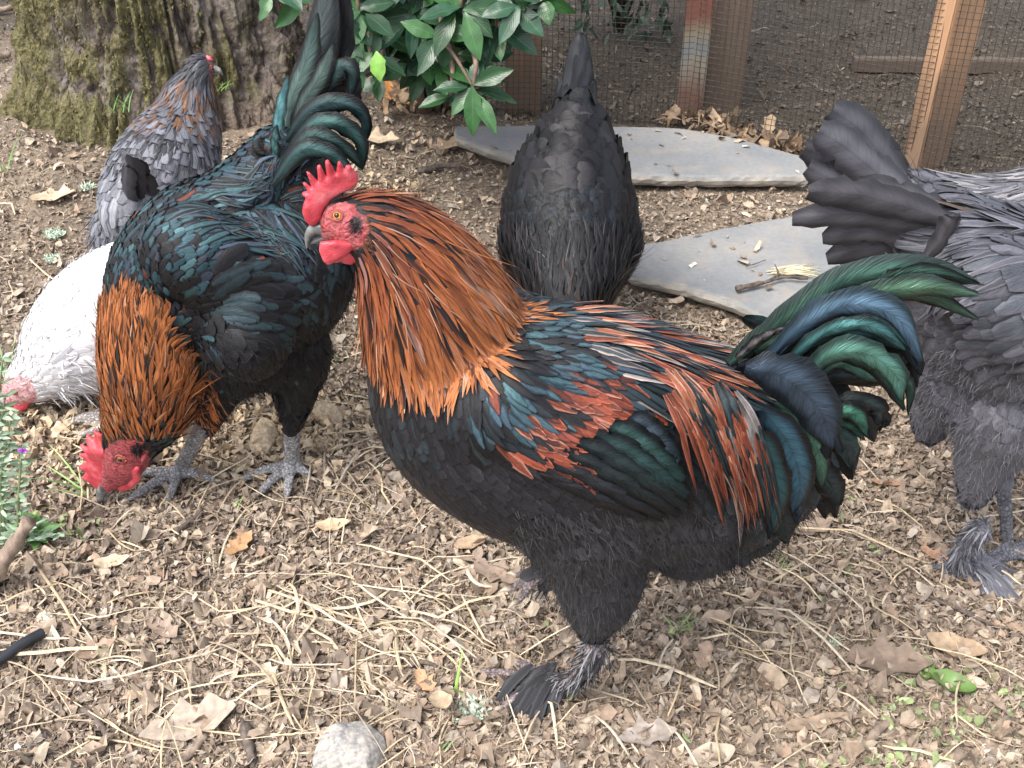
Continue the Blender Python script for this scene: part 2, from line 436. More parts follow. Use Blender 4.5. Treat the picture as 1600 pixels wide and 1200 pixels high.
        C = np.stack(C, 1); No = np.repeat(nrm(Nn + rng.normal(0, .5, (n, 3)))[:, None], 4, 1)
        c1, c2 = colfn(s.px[idx], s.py[idx], n)
        return feather_mesh(name, C, No, np.full(n, width), [1, 1, .7, .15], c1, c2, M_FLUFF, s.root, label, flat=True)
def feather_mesh(name, C, No, wd, profile, c1, c2, mat, parent, label=None, flat=False, arch=.28, rag=.12):
    n, k, _ = C.shape; T = nrm(np.gradient(C, axis=1)); S = nrm(np.cross(T, No)); No = nrm(np.cross(S, T))
    pr = np.interp(np.linspace(0, 1, k), np.linspace(0, 1, len(profile)), profile)
    hw = wd[:, None] * .5 * pr[None]
    if flat:
        V = np.stack([C - S * hw[..., None], C + S * hw[..., None]], 2); m = 2; us = [0.2, .8]
    else:
        j1 = 1 + rng.normal(0, rag, (n, k)); j2 = 1 + rng.normal(0, rag, (n, k)); dn = No * (hw * arch)[..., None]
        V = np.stack([C - S * (hw * j1)[..., None] - dn, C, C + S * (hw * j2)[..., None] - dn], 2); m = 3; us = [0, .5, 1]
    V = V.reshape(-1, 3); b = (np.arange(n) * k * m)[:, None, None]; r = (np.arange(k - 1) * m)[None, :, None]; q = np.arange(m - 1)[None, None]
    a = (b + r + q).ravel(); Fc = np.stack([a, a + 1, a + m + 1, a + m], 1)
    col = np.repeat(c1, k * m, 0); col2 = np.repeat(c2, k * m, 0)
    uv = np.stack(np.broadcast_arrays(np.array(us)[None, None], np.linspace(0, 1, k)[None, :, None] + np.zeros((n, k, m))), -1).reshape(-1, 2)
    o = mesh_np(name, V, Fc, mat, parent, col, col2, uv)
    if label: o['label'] = label
    return o
ROUND = [.45, .75, .95, 1, 1, .96, .8, .42]; LANCE = [.5, .8, .97, 1, .88, .66, .4, .06]; SICK = [.35, .7, .92, 1, 1, .97, .85, .6, .12]; BLADE = [.4, .7, .9, 1, 1, 1, .9, .5]
def quill(bird, name, pts, wpx, c1, c2, off=0.0, label=None, mat=None, twist=0.0, prof=None, mirror=False, k=18, arch=.35, face=None):
    """one long tail or wing feather: pts (px, py, Y)"""
    P = crom([at(p[0], p[1], p[2] + off * bird.L[1]) for p in pts], 6); ii = np.linspace(0, len(P) - 1, k); P = np.stack([np.interp(ii, np.arange(len(P)), P[:, i]) for i in range(3)], 1)
    wd = wpx / sc_at(*pts[len(pts) // 2][:3])
    No = nrm(bird.L + twist * np.array([0, 0, 1.])) if face is None else nrm(np.array(face, float))
    if mirror:
        m = (P - bird.base) @ bird.L; P = P - np.outer(2 * m, bird.L)
    # lay barbed blades either side of the shaft, 6 columns
    T = nrm(np.gradient(P, axis=0)); S = nrm(np.cross(T, No)); N2 = nrm(np.cross(S, T))
    pr = np.interp(np.linspace(0, 1, k), np.linspace(0, 1, len(prof or SICK)), prof or SICK); us = np.array([-1, -.6, -.2, 0, .2, .6, 1])
    V = []; uv = []
    ph = rng.uniform(0, 9)
    for i in range(k):
        for u in us:
            hw = wd * .5 * pr[i] * (1 + (rng.normal(0, .06) - (.30 if rng.random() < .07 else 0) if abs(u) == 1 else 0))
            V.append(P[i] + S[i] * hw * u + N2[i] * (-(u * u) * hw * arch + .0006 * (u == 0) + .0012 * math.sin(ph + i * 1.3 + u * 3))); uv.append((.5 + u * .5, i / (k - 1) * 2.4))
    m = len(us); Fc = [(i * m + j, i * m + j + 1, (i + 1) * m + j + 1, (i + 1) * m + j) for i in range(k - 1) for j in range(m - 1)]
    if mat is None: c2 = tuple(np.array(c2) * [.5, .5, .5, .9])  # edges darkened so a sheen highlight is painted along the shaft ridge
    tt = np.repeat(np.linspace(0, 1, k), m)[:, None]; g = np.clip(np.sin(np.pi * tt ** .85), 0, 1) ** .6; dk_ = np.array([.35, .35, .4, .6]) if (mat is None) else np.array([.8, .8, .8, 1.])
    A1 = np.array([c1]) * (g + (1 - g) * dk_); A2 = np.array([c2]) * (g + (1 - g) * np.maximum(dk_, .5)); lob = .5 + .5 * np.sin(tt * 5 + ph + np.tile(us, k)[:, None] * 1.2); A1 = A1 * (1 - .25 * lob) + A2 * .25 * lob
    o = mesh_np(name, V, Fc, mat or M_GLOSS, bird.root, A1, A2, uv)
    if label: o['label'] = label
    return o
def on_skin(b, px, py, lift=.004):
    h = b.bvh.ray_cast(Vector((0, 0, H)), Vector(ray(px, py)).normalized()); return (px, py, (h[0][1] if h[0] is not None else b.base[1]) - lift)
def const(c1, c2=None, var=.2):
    def f(px, py, n):
        v = rng.uniform(1 - var, 1 + var, (n, 1)); a = np.tile(np.array([c1], float), (n, 1)); b = np.tile(np.array([c2 or c1], float), (n, 1))
        a[:, :3] *= v; b[:, :3] *= v; return a, b
    return f
def choose(opts, var=.2):
    """opts: (weight, c1, c2)"""
    wts = np.array([o[0] for o in opts], float); wts /= wts.sum(); A = np.array([o[1] for o in opts], float); B = np.array([o[2] for o in opts], float)
    def f(px, py, n):
        i = rng.choice(len(opts), n, p=wts); v = rng.uniform(1 - var, 1 + var, (n, 1)); a = A[i].copy(); b = B[i].copy()
        a[:, :3] *= v; b[:, :3] *= v; return a, b
    return f
def eye_on(b, px, py, Y, rpx, iris=(.55, .28, .05), both=True):
    c = at(px, py, Y); loc, no, _, _ = b.bvh.find_nearest(c.tolist())
    r = rpx / sc_at(px, py, Y); cam_dir = nrm(np.array([0, 0, H]) - c)
    # foremost skin point on the line of sight of this spot
    hit = b.bvh.ray_cast(Vector((0, 0, H)), Vector(ray(px, py)).normalized())
    p0 = np.array(hit[0]) if hit[0] is not None else np.array(loc); n0 = np.array(hit[1]) if hit[0] is not None else np.array(no)
    if np.dot(n0, cam_dir) < 0: n0 = -n0
    iv, ifc = ico(3)
    for side in ((0, 1) if both else (0,)):
        p, nn = p0.copy(), n0.copy()
        if side:
            p = p - 2 * np.dot(p - b.base, b.L) * b.L; nn = nn - 2 * np.dot(nn, b.L) * b.L
        rp = np.array([[0, 0, 1.]])
        Z = nn; X = nrm(np.cross([0, 0, 1.], Z)); Yv = np.cross(Z, X); Mx = np.stack([X, Yv, Z])
        V = (iv * np.array([r * 1.1, r, r * .75])) @ Mx + p - nn * r * .25
        col = np.tile(np.array([[*iris, 0.]]), (len(V), 1)); rad = np.linalg.norm(iv[:, :2], axis=1); col[(rad > .72), :3] = (.12, .04, .02)
        e = mesh_np('eye', V, ifc, M_EYE, b.root, col)
        V2 = (iv * np.array([r * .52, r * .52, r * .30])) @ Mx + p + nn * r * .38
        mesh_np('pupil', V2, ifc, M_PUPIL, e)
        # ring of bare lid
        ang = np.linspace(0, 2 * math.pi, 17)[:-1]
        ring = [p - nn * r * .02 + X * math.cos(a) * r * 1.16 + Yv * math.sin(a) * r * 1.02 for a in ang]; ring.append(ring[0])
        MB().tube(ring, r * .30, 8).build('eyelid', M_SKIN, b.root, col=b.lid)
def beak(b, up, lo, r0, col=None):
    """up/lo: px polylines with Y"""
    mb = MB(); P = crom([at(*p) for p in up], 4); s0 = sc_at(*up[0]); n = len(P)
    rr = r0 / s0 * (1 - np.linspace(0, 1, n) ** 1.6 * .92); V, Fc = tube(P, rr, 10)
    mb.add(V, Fc); P = crom([at(*p) for p in lo], 4); n = len(P); mb.tube(P, r0 * .62 / s0 * (1 - np.linspace(0, 1, n) ** 1.5 * .9), 10)
    return mb.build('beak', M_BEAK, b.root)
def beak_mat():
    m, n, l, bs = newmat('horn')
    mp = mapping(n, l, (1, 1, 1)); ns = N(n, 'ShaderNodeTexNoise', Scale=70.0, Detail=3.0); l.new(mp, ns.inputs['Vector'])
    l.new(ramp(n, l, ns.outputs[0], (.35, (.07, .075, .08)), (.6, (.22, .22, .21)), (.75, (.45, .42, .30))), bs.inputs['Base Color'])
    bs.inputs['Roughness'].default_value = .3; return m
M_BEAK = beak_mat()
M_CLAW = plain('claw', (.45, .38, .3), .4)
M_EYE = attr_mat('eye_iris', .08, 900, .2); M_PUPIL = plain('pupil', (.008, .008, .008), .04)
Bird.lid = (.45, .08, .08)
def pix_plate(b, name, poly, Y, T, Rr, off=0.0, tilt=0.0, mat=None):
    Y = Y + off * b.L[1]; pts = [at(x, y, Y) for x, y in poly]; c = np.mean(pts, 0); en = b.L
    ex = nrm(np.cross([0, 0, 1.], en)); ey = np.cross(en, ex)
    # drop every point onto the plate's plane along the line it was sighted on
    q = []
    for x, y in poly:
        d = ray(x, y); t = np.dot(c - np.array([0, 0, H]), en) / np.dot(d, en); q.append(np.array([0, 0, H]) + d * t)
    return pillow(name, q, T, Rr, (c, ex, ey, en), mat or M_COMB, b.root)
# ================================================================== the setting
TREE = (gz(222, 286)[0] + .0, gz(222, 286)[1] + .33)
# paving slabs, as seen on the ground
S1 = [gz(*p, .045)[:2] for p in [(712, 197), (870, 194), (1060, 199), (1150, 214), (1262, 246), (1262, 274), (1120, 275), (985, 272), (850, 258), (765, 232), (714, 212)]]
S2 = [gz(*p, .030)[:2] for p in [(968, 388), (1130, 356), (1262, 332), (1345, 352), (1430, 402), (1330, 470), (1262, 506), (1216, 506), (1150, 472), (1075, 448), (985, 427)]]
def soil():
    m, n, l, bs = newmat('soil')
    mp = mapping(n, l, (1, 1, 1))
    a = N(n, 'ShaderNodeTexNoise', Scale=9.0, Detail=5.0, Roughness=.6); b = N(n, 'ShaderNodeTexNoise', Scale=130.0, Detail=6.0, Roughness=.7); v = N(n, 'ShaderNodeTexVoronoi', Scale=95.0)
    for x in (a, b, v): l.new(mp, x.inputs['Vector'])
    c = ramp(n, l, b.outputs[0], (.3, (.155, .125, .093)), (.5, (.26, .212, .16)), (.7, (.36, .30, .23)))
    c2 = ramp(n, l, a.outputs[0], (.35, (.75, .72, .7)), (.65, (1.15, 1.1, 1.05)))
    c = mixc(n, l, 1.0, c, c2, 'MULTIPLY')
    vc = ramp(n, l, v.outputs['Distance'], (.0, (1.2, 1.2, 1.2)), (.6, (.6, .6, .6))); c = mixc(n, l, .7, c, vc, 'MULTIPLY')
    # barer, darker earth inside the run behind the wire
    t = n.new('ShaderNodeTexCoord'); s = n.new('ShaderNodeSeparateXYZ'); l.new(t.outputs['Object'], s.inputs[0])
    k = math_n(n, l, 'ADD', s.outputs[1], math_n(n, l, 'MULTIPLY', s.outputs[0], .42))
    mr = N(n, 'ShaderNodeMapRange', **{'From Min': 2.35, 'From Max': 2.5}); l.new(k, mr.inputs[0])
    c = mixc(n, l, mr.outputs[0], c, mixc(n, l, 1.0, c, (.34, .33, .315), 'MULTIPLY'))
    l.new(c, bs.inputs['Base Color']); bs.inputs['Roughness'].default_value = .9
    bump(n, l, math_n(n, l, 'ADD', b.outputs[0], math_n(n, l, 'MULTIPLY', v.outputs['Distance'], -.6)), bs, 1.0, .006); return m
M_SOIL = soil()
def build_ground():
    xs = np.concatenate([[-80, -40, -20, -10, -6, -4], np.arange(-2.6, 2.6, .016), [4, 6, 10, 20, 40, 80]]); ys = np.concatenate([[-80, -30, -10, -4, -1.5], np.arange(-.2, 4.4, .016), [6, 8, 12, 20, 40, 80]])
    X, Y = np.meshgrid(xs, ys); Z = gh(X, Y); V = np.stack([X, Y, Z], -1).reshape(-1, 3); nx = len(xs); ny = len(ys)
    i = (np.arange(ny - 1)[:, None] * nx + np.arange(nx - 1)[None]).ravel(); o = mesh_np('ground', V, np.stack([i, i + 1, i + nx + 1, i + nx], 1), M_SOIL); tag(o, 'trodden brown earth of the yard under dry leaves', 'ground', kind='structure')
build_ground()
# ------------------------------------------------------------------ litter
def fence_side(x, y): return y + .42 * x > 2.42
def blocked(x, y, m=0.0):
    b = inpoly(x, y, S1) | inpoly(x, y, S2)
    return b | (np.hypot(x - TREE[0], y - TREE[1]) < .33)
def view_pts(n, pad=1.12):
    """random ground points, denser where the ground is near"""
    px = rng.uniform(800 - 800 * pad, 800 + 800 * pad, n); u = rng.random(n); py = -20 + 1290 * u ** .8
    m = n; ex = rng.uniform(-800, 2400, m); ey = rng.uniform(-60, 1620, m); k = (np.abs(ex - 800) > 800 * pad) | (ey > 1270); px, py = np.concatenate([px, ex[k][:int(n * .75)]]), np.concatenate([py, ey[k][:int(n * .75)]])      # the yard goes on past the frame
    d = np.stack([(px - 800) / F, cp - (py - 600) / F * sp, -sp - (py - 600) / F * cp], 1); t = H / -d[:, 2]; return d[:, 0] * t, d[:, 1] * t
def flakes(name, n, size, cols, wts, curl=.5, aspect=.6, label='', cat='litter', tilt=.5, lift=.003, xy=None, kind='stuff', jag=.3, K=7, back=1.0, mat=None, spots=None, parent=None):
    x, y = xy if xy is not None else view_pts(n)
    ok = ~blocked(x, y); x, y = x[ok], y[ok]; n = len(x)
    a = np.linspace(0, 2 * math.pi, K + 1)[:-1]
    r = 1 + rng.normal(0, jag, (n, K)); r = np.clip(r, .35, 1.7); s = size * np.minimum(rng.lognormal(0, .45, n), 2.2)
    asp = aspect * rng.uniform(.5, 1.4, n)
    lx = r * np.cos(a) * s[:, None]; ly = r * np.sin(a) * s[:, None] * asp[:, None]
    cu = rng.normal(0, curl, n); cw = rng.normal(0, curl, n)
    lz = (cu[:, None] * lx ** 2 + cw[:, None] * ly ** 2 * 2 + rng.normal(0, .08, (n, K)) * s[:, None] ** 2 * 1.) / np.maximum(s[:, None], 1e-4)
    L = np.stack([lx, ly, lz], -1); L = np.concatenate([np.zeros((n, 1, 3)), L], 1)
    th = rng.uniform(0, 2 * math.pi, n); tx = rng.normal(0, tilt, n); ty = rng.normal(0, tilt, n)
    def rot(L, an, ax):
        c, s_ = np.cos(an)[:, None], np.sin(an)[:, None]; i, j = [(1, 2), (0, 2), (0, 1)][ax]; A = L.copy(); A[..., i] = c * L[..., i] - s_ * L[..., j]; A[..., j] = s_ * L[..., i] + c * L[..., j]; return A
    L = rot(rot(rot(L, tx, 0), ty, 1), th, 2)
    low = L[..., 2].min(1); z = gh(x, y) - low * .6 + rng.uniform(0, lift, n)
    V = L + np.stack([x, y, z], -1)[:, None]
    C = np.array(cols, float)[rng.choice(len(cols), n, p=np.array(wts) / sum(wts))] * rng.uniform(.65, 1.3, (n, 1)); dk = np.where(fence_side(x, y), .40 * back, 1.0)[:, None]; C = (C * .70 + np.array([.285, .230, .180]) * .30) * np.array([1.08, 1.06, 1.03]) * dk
    b = (np.arange(n) * (K + 1))[:, None]; Fc = np.stack([np.broadcast_to(b, (n, K)), b + 1 + np.arange(K), b + 1 + (np.arange(K) + 1) % K], -1).reshape(-1, 3)
    o = mesh_np(name, V.reshape(-1, 3), Fc, mat or M_LITTER, parent, np.repeat(C, K + 1, 0), smooth=False); return tag(o, label, cat, kind=kind) if not parent else o
BR = [(.25, .19, .145), (.34, .27, .205), (.19, .145, .112), (.43, .355, .275), (.29, .205, .145), (.13, .10, .082), (.36, .315, .27), (.52, .45, .35)]
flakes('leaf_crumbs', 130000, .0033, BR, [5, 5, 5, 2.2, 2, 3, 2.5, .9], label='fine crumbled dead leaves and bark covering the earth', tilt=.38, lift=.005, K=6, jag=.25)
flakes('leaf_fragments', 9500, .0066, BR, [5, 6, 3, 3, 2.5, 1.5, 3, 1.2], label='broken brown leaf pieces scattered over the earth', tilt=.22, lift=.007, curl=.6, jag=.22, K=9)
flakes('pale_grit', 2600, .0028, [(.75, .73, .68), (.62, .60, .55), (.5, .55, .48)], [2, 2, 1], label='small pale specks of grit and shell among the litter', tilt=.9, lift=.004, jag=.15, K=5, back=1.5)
def strips(name, xy, ln, wd, cols, label, cat='straw', kinks=3, curl=.5, lift=.012, kind='stuff', dark_back=True, tz=.25, ang=None, k=7):
    x, y = xy; ok = ~blocked(x, y); x, y = x[ok], y[ok]; n = len(x)
    L = ln * rng.lognormal(0, .45, n); th = rng.uniform(0, 2 * math.pi, n) if ang is None else ang[ok] + rng.normal(0, .5, n); cv = rng.normal(0, curl, n); P = np.zeros((n, k, 3)); P[:, 0, 0] = x; P[:, 0, 1] = y
    kp = rng.integers(1, k, n); ka = rng.normal(0, .7, n)
    hz = rng.uniform(.001, lift, n); arch = np.abs(rng.normal(0, tz, n)) * L * .3
    Z = []
    for i in range(k):
        t = i / (k - 1); Z.append(hz + arch * math.sin(math.pi * t))
        if i:
            a = th + cv * t * 2 + np.where(i > kp, ka, 0); P[:, i, 0] = P[:, i - 1, 0] + np.cos(a) * L / (k - 1); P[:, i, 1] = P[:, i - 1, 1] + np.sin(a) * L / (k - 1)
    P[..., 2] = gh(P[..., 0], P[..., 1]) + np.stack(Z, 1)
    T = nrm(np.gradient(P, axis=1)); S = nrm(np.cross(T, np.array([0, 0, 1.]))); U = np.cross(S, T); w_ = (wd * rng.lognormal(0, .35, n))[:, None, None] * .5 * np.array([.6] + [1] * (k - 2) + [.4])[None, :, None]
    V = np.stack([P - S * w_, P + U * w_ * .8, P + S * w_], 2).reshape(-1, 3)
    b = (np.arange(n) * k * 3)[:, None, None]; r = (np.arange(k - 1) * 3)[None, :, None]; q = np.arange(2)[None, None]; a = (b + r + q).ravel()
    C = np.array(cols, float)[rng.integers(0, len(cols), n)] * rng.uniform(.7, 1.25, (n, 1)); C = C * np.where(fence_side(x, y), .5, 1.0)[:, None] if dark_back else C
    o = mesh_np(name, V, np.stack([a, a + 1, a + 4, a + 3], 1), M_LITTER, None, np.repeat(C, k * 3, 0)); return tag(o, label, cat, kind=kind)
STR = [(.56, .44, .28), (.62, .52, .36), (.46, .36, .25), (.50, .42, .32)]
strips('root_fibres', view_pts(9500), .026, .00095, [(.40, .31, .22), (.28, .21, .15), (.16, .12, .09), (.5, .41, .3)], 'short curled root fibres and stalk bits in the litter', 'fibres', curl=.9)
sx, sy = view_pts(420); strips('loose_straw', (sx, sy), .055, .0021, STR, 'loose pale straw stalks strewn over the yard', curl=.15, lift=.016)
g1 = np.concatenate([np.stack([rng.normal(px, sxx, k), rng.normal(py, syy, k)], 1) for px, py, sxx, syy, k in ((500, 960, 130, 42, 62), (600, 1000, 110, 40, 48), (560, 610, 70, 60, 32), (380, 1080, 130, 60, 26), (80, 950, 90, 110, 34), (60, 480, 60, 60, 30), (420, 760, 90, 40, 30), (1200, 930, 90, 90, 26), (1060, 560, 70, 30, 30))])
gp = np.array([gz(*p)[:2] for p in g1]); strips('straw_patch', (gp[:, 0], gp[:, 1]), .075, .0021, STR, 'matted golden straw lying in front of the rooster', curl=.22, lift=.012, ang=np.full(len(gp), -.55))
# sandy crumbled clods (left middle)
cl = np.concatenate([np.stack([rng.normal(px, a, k), rng.normal(py, c, k)], 1) for px, py, a, c, k in ((420, 690, 70, 26, 700), (80, 690, 60, 40, 480), (600, 300, 60, 40, 260), (530, 660, 40, 20, 240))]); cp2 = np.array([gz(*p)[:2] for p in cl])
flakes('clod_crumbs', 0, .0052, [(.55, .43, .28), (.48, .37, .25), (.62, .52, .37)], [1, 1, 1], label='pale crumbled sandy clods around the pecking rooster', xy=(cp2[:, 0], cp2[:, 1]), tilt=.7, lift=.012, jag=.3)
# little green seedlings
gr = np.concatenate([np.stack([rng.normal(px, a, k), rng.normal(py, c, k)], 1) for px, py, a, c, k in ((1490, 1110, 70, 45, 110), (1300, 790, 16, 14, 26), (1240, 880, 80, 50, 26), (1400, 1180, 90, 20, 40), (560, 560, 40, 30, 30), (110, 830, 30, 15, 40), (1130, 1000, 200, 90, 22))]); gp = np.array([gz(*p)[:2] for p in gr])
flakes('ground_seedlings', 0, .0050, [(.17, .26, .09), (.24, .35, .13), (.14, .20, .09)], [1, 1, 1], label='tiny bright green seedlings sprouting low on the earth', cat='seedlings', xy=(gp[:, 0], gp[:, 1]), tilt=.5, lift=.012, jag=.12, mat=M_GREEN)
# heap of dead leaves along the wire
hp = np.concatenate([np.stack([rng.uniform(1040, 1250, 190), rng.normal(0, 9, 190)], 1), np.stack([rng.uniform(560, 760, 150), rng.normal(-8, 14, 150)], 1)]); hp[:, 1] += np.interp(hp[:, 0], [560, 760, 1040, 1120, 1250], [168, 178, 196, 205, 238]); gp = np.array([gz(*p, .01)[:2] for p in hp])
def force_flakes(*a, **k):
    global blocked
    old = blocked; blocked = lambda x, y, m=0: np.zeros(len(x), bool)
    o = flakes(*a, **k); blocked = old; return o
force_flakes('leaf_heap', 0, .0105, [(.42, .29, .17), (.34, .22, .13), (.50, .37, .23), (.22, .15, .10)], [2, 2, 1, 1], label='dead brown leaves drifted against the foot of the wire mesh', xy=(gp[:, 0], gp[:, 1]), tilt=.8, lift=.030, curl=.7, jag=.2, K=9, back=1.5)
# ------------------------------------------------------------------ leaves that read as single things
OAK = [(0, 0), (.12, .05), (.18, .20), (.28, .10), (.38, .14), (.44, .34), (.54, .14), (.64, .13), (.72, .28), (.80, .10), (1, .0)]
def oak_leaf(px, py, ln, ang, col, label, z=.0, name='oak_leaf', curl=.12, shape=OAK, up=0.0, group='curled dead leaves on the ground'):
    p = gz(px, py, z); half = [(a, b) for a, b in shape]; out = half + [(a, -b * rng.uniform(.7, 1.1)) for a, b in half[-2:0:-1]]
    out = np.array(out, float); out[:, 0] -= .5; out *= ln; out += rng.normal(0, ln * .012, out.shape)
    # fine grid over the outline
    B = out; st = ln / 14; gx, gy = np.meshgrid(np.arange(-.5 * ln, .5 * ln, st), np.arange(-.4 * ln, .4 * ln, st)); G = np.c_[gx.ravel(), gy.ravel()] + rng.uniform(-.15, .15, (gx.size, 2)) * st
    D = []; nB = len(B)
    for i in range(nB):
        a, b = B[i], B[(i + 1) % nB]; k = max(1, int(np.linalg.norm(b - a) / st)); D += [a + (b - a) * j / k for j in range(k)]
    D = np.array(D)
    for _ in range(2): D = .5 * D + .25 * (np.roll(D, 1, 0) + np.roll(D, -1, 0))
    G = G[inpoly(G[:, 0], G[:, 1], D)]; dd = np.min(np.linalg.norm(G[:, None] - D[None], axis=2), axis=1) if len(G) else np.zeros(0); G = G[dd > st * .5]
    v2, _, f2, *_ = delaunay_2d_cdt([Vector(q) for q in np.vstack([D, G])], [], [list(range(len(D)))], 1, 1e-7); v = np.array([q[:] for q in v2]); n = len(v)
    s1, s2 = rng.uniform(.5, 1.5, 2); ph = rng.uniform(0, 6)
    zz = curl * ln * (s1 * (v[:, 0] / ln * 2) ** 2 + s2 * (v[:, 1] / ln * 3) ** 2) + .018 * ln * np.sin(v[:, 0] / ln * 17 + ph) * np.abs(v[:, 1]) / ln * 6 + up * (v[:, 0] + .5 * ln) + np.abs(v[:, 1]) * .12
    zz -= .35 * curl * ln * np.exp(-(v[:, 1] / (ln * .02)) ** 2) * .3
    c, s_ = math.cos(R(ang)), math.sin(R(ang)); x = p[0] + c * v[:, 0] - s_ * v[:, 1]; y = p[1] + s_ * v[:, 0] + c * v[:, 1]; base = gh(x, y) if z == 0 else np.full(n, z)
    base = base * .3 + (ground_at_(p) if z == 0 else z) * .7 + .007
    top = np.stack([x, y, base + zz], 1); bot = top - [0, 0, .0006]
    Fc = [tuple(f) for f in f2] + [tuple(i + n for i in f[::-1]) for f in f2]
    C = np.tile(np.array(col, float), (n, 1)) * (1 - .3 * np.exp(-(v[:, 1:2] / (ln * .02)) ** 2)) * (.85 + .3 * vnoise(v[:, 0] * 8 / ln, v[:, 1] * 8 / ln, 1, int(px))[:, None])
    o = mesh_np(name, np.vstack([top, bot]) - p, Fc, M_LITTER, None, np.vstack([C, C * 1.05])); o.location = tuple(p); return tag(o, label, 'leaf', group)
def ground_at_(p): return float(gh(p[0], p[1]))
OVAL = [(0, 0), (.15, .14), (.35, .24), (.55, .25), (.75, .19), (.9, .09), (1, 0)]
LV = [(300, 1140, .115, 20, (.38, .31, .245), 'large pale bleached oak leaf at the bottom left', 'oak'), (375, 850, .055, 60, (.42, .24, .12), 'tan-orange leaf lying below the pecking rooster', 'oak'), (175, 878, .05, 10, (.50, .40, .28), 'cream leaf flake left of the tan-orange leaf', 'oval'),
      (85, 895, .05, -20, (.36, .27, .19), 'rounded brown leaf at the left under the green weed', 'oval'), (735, 858, .05, 20, (.40, .29, .19), 'tan leaf lying just left of the front rooster belly', 'oval'), (780, 905, .085, -25, (.27, .20, .15), 'grey-brown oak leaf beside the front rooster breast', 'oak'),
      (665, 1080, .045, -60, (.52, .30, .17), 'orange-tan leaf left of the feathered foot', 'oak'), (690, 1125, .05, -70, (.48, .37, .25), 'cracked beige leaf next to the upright grass blade', 'oval'), (420, 1055, .045, -60, (.55, .45, .33), 'cream lobed leaf in the straw at lower left', 'oak'),
      (1385, 1040, .11, -8, (.21, .155, .115), 'dark brown lobed leaf left of the bright green leaf', 'oak'), (1490, 1018, .075, -25, (.40, .29, .19), 'tan leaf above the bright green leaf', 'oval'), (1265, 828, .07, 15, (.24, .18, .135), 'flat brown leaf below the stone at the tail', 'oak'),
      (1275, 1132, .085, 12, (.30, .22, .155), 'long brown leaf strip at the bottom right', 'long'), (1385, 760, .055, -12, (.32, .19, .12), 'narrow reddish-brown leaf between the roosters at right', 'long'), (610, 180, .06, 100, (.60, .25, .07), 'bright orange leaf standing below the green shrub', 'oval'), (632, 182, .04, -30, (.62, .33, .05), 'yellow-orange leaf beside the bright orange one', 'oval'),
      (700, 240, .11, 35, (.42, .31, .20), 'tan oak leaf left of the rear slab', 'oak'), (590, 245, .12, -10, (.46, .36, .25), 'pale tan crumpled leaf behind the comb of the front rooster', 'oak'), (1100, 1030, .05, 70, (.35, .25, .18), 'small brown leaf right of the shank', 'oak'), (1530, 905, .055, 40, (.34, .25, .19), 'brown leaf lying by the right foot', 'oval'),
      (150, 1020, .055, 30, (.30, .21, .15), 'brown leaf right of the black hose end', 'oak'), (255, 985, .06, -35, (.27, .20, .155), 'dull brown leaf among fibres at lower left', 'oak'), (1120, 965, .045, 10, (.38, .28, .2), 'light brown leaf under the tail feathers', 'oval'), (90, 340, .10, 10, (.46, .36, .25), 'pale tan leaf on bare earth left of the grey hen', 'oak'), (1460, 870, .05, -50, (.36, .21, .14), 'small rusty leaf left of the slate shank', 'oak'),
      (520, 822, .05, 5, (.50, .37, .24), 'pale tan leaf right of the claws of the pecking rooster', 'oval'), (1010, 1160, .07, 10, (.34, .29, .25), 'greyish pale leaf at the bottom centre', 'oak'), (1110, 1190, .06, 15, (.42, .35, .27), 'cream leaf cut by the bottom edge', 'oval'), (1200, 212, .07, 75, (.40, .29, .18), 'upright dead leaf leaning on the wire at the slab corner', 'oak'), (1120, 215, .075, 110, (.36, .26, .17), 'lobed leaf standing at the foot of the painted post', 'oak'), (1330, 560, .07, 30, (.33, .26, .19), 'dull brown leaf hidden behind the green tail', 'oak')]
LONG = [(0, 0), (.1, .06), (.4, .10), (.7, .09), (.95, .05), (1, 0)]
for px, py, ln, an, co, lb, sh in LV: oak_leaf(px, py, ln, an, co, lb, name='fallen_leaf' if sh != 'oak' else 'oak_leaf', shape={'oak': OAK, 'oval': OVAL, 'long': LONG}[sh], up=.55 if 'standing' in lb or 'upright' in lb else .05)
for px, py, ln, an, lb in ((1485, 1075, .058, -30, 'bright green crumpled leaf at the lower right'), (1445, 1050, .04, 70, 'small bright green leaf tip above the crumpled green one'), (690, 1150, .0, 0, '')):
    if ln: oak_leaf(px, py, ln, an, (.13, .22, .06), lb, name='green_leaf', curl=.35, shape=OVAL, group=None).data.materials[0] = M_GREEN
more = view_pts(150); ok = ~blocked(*more)
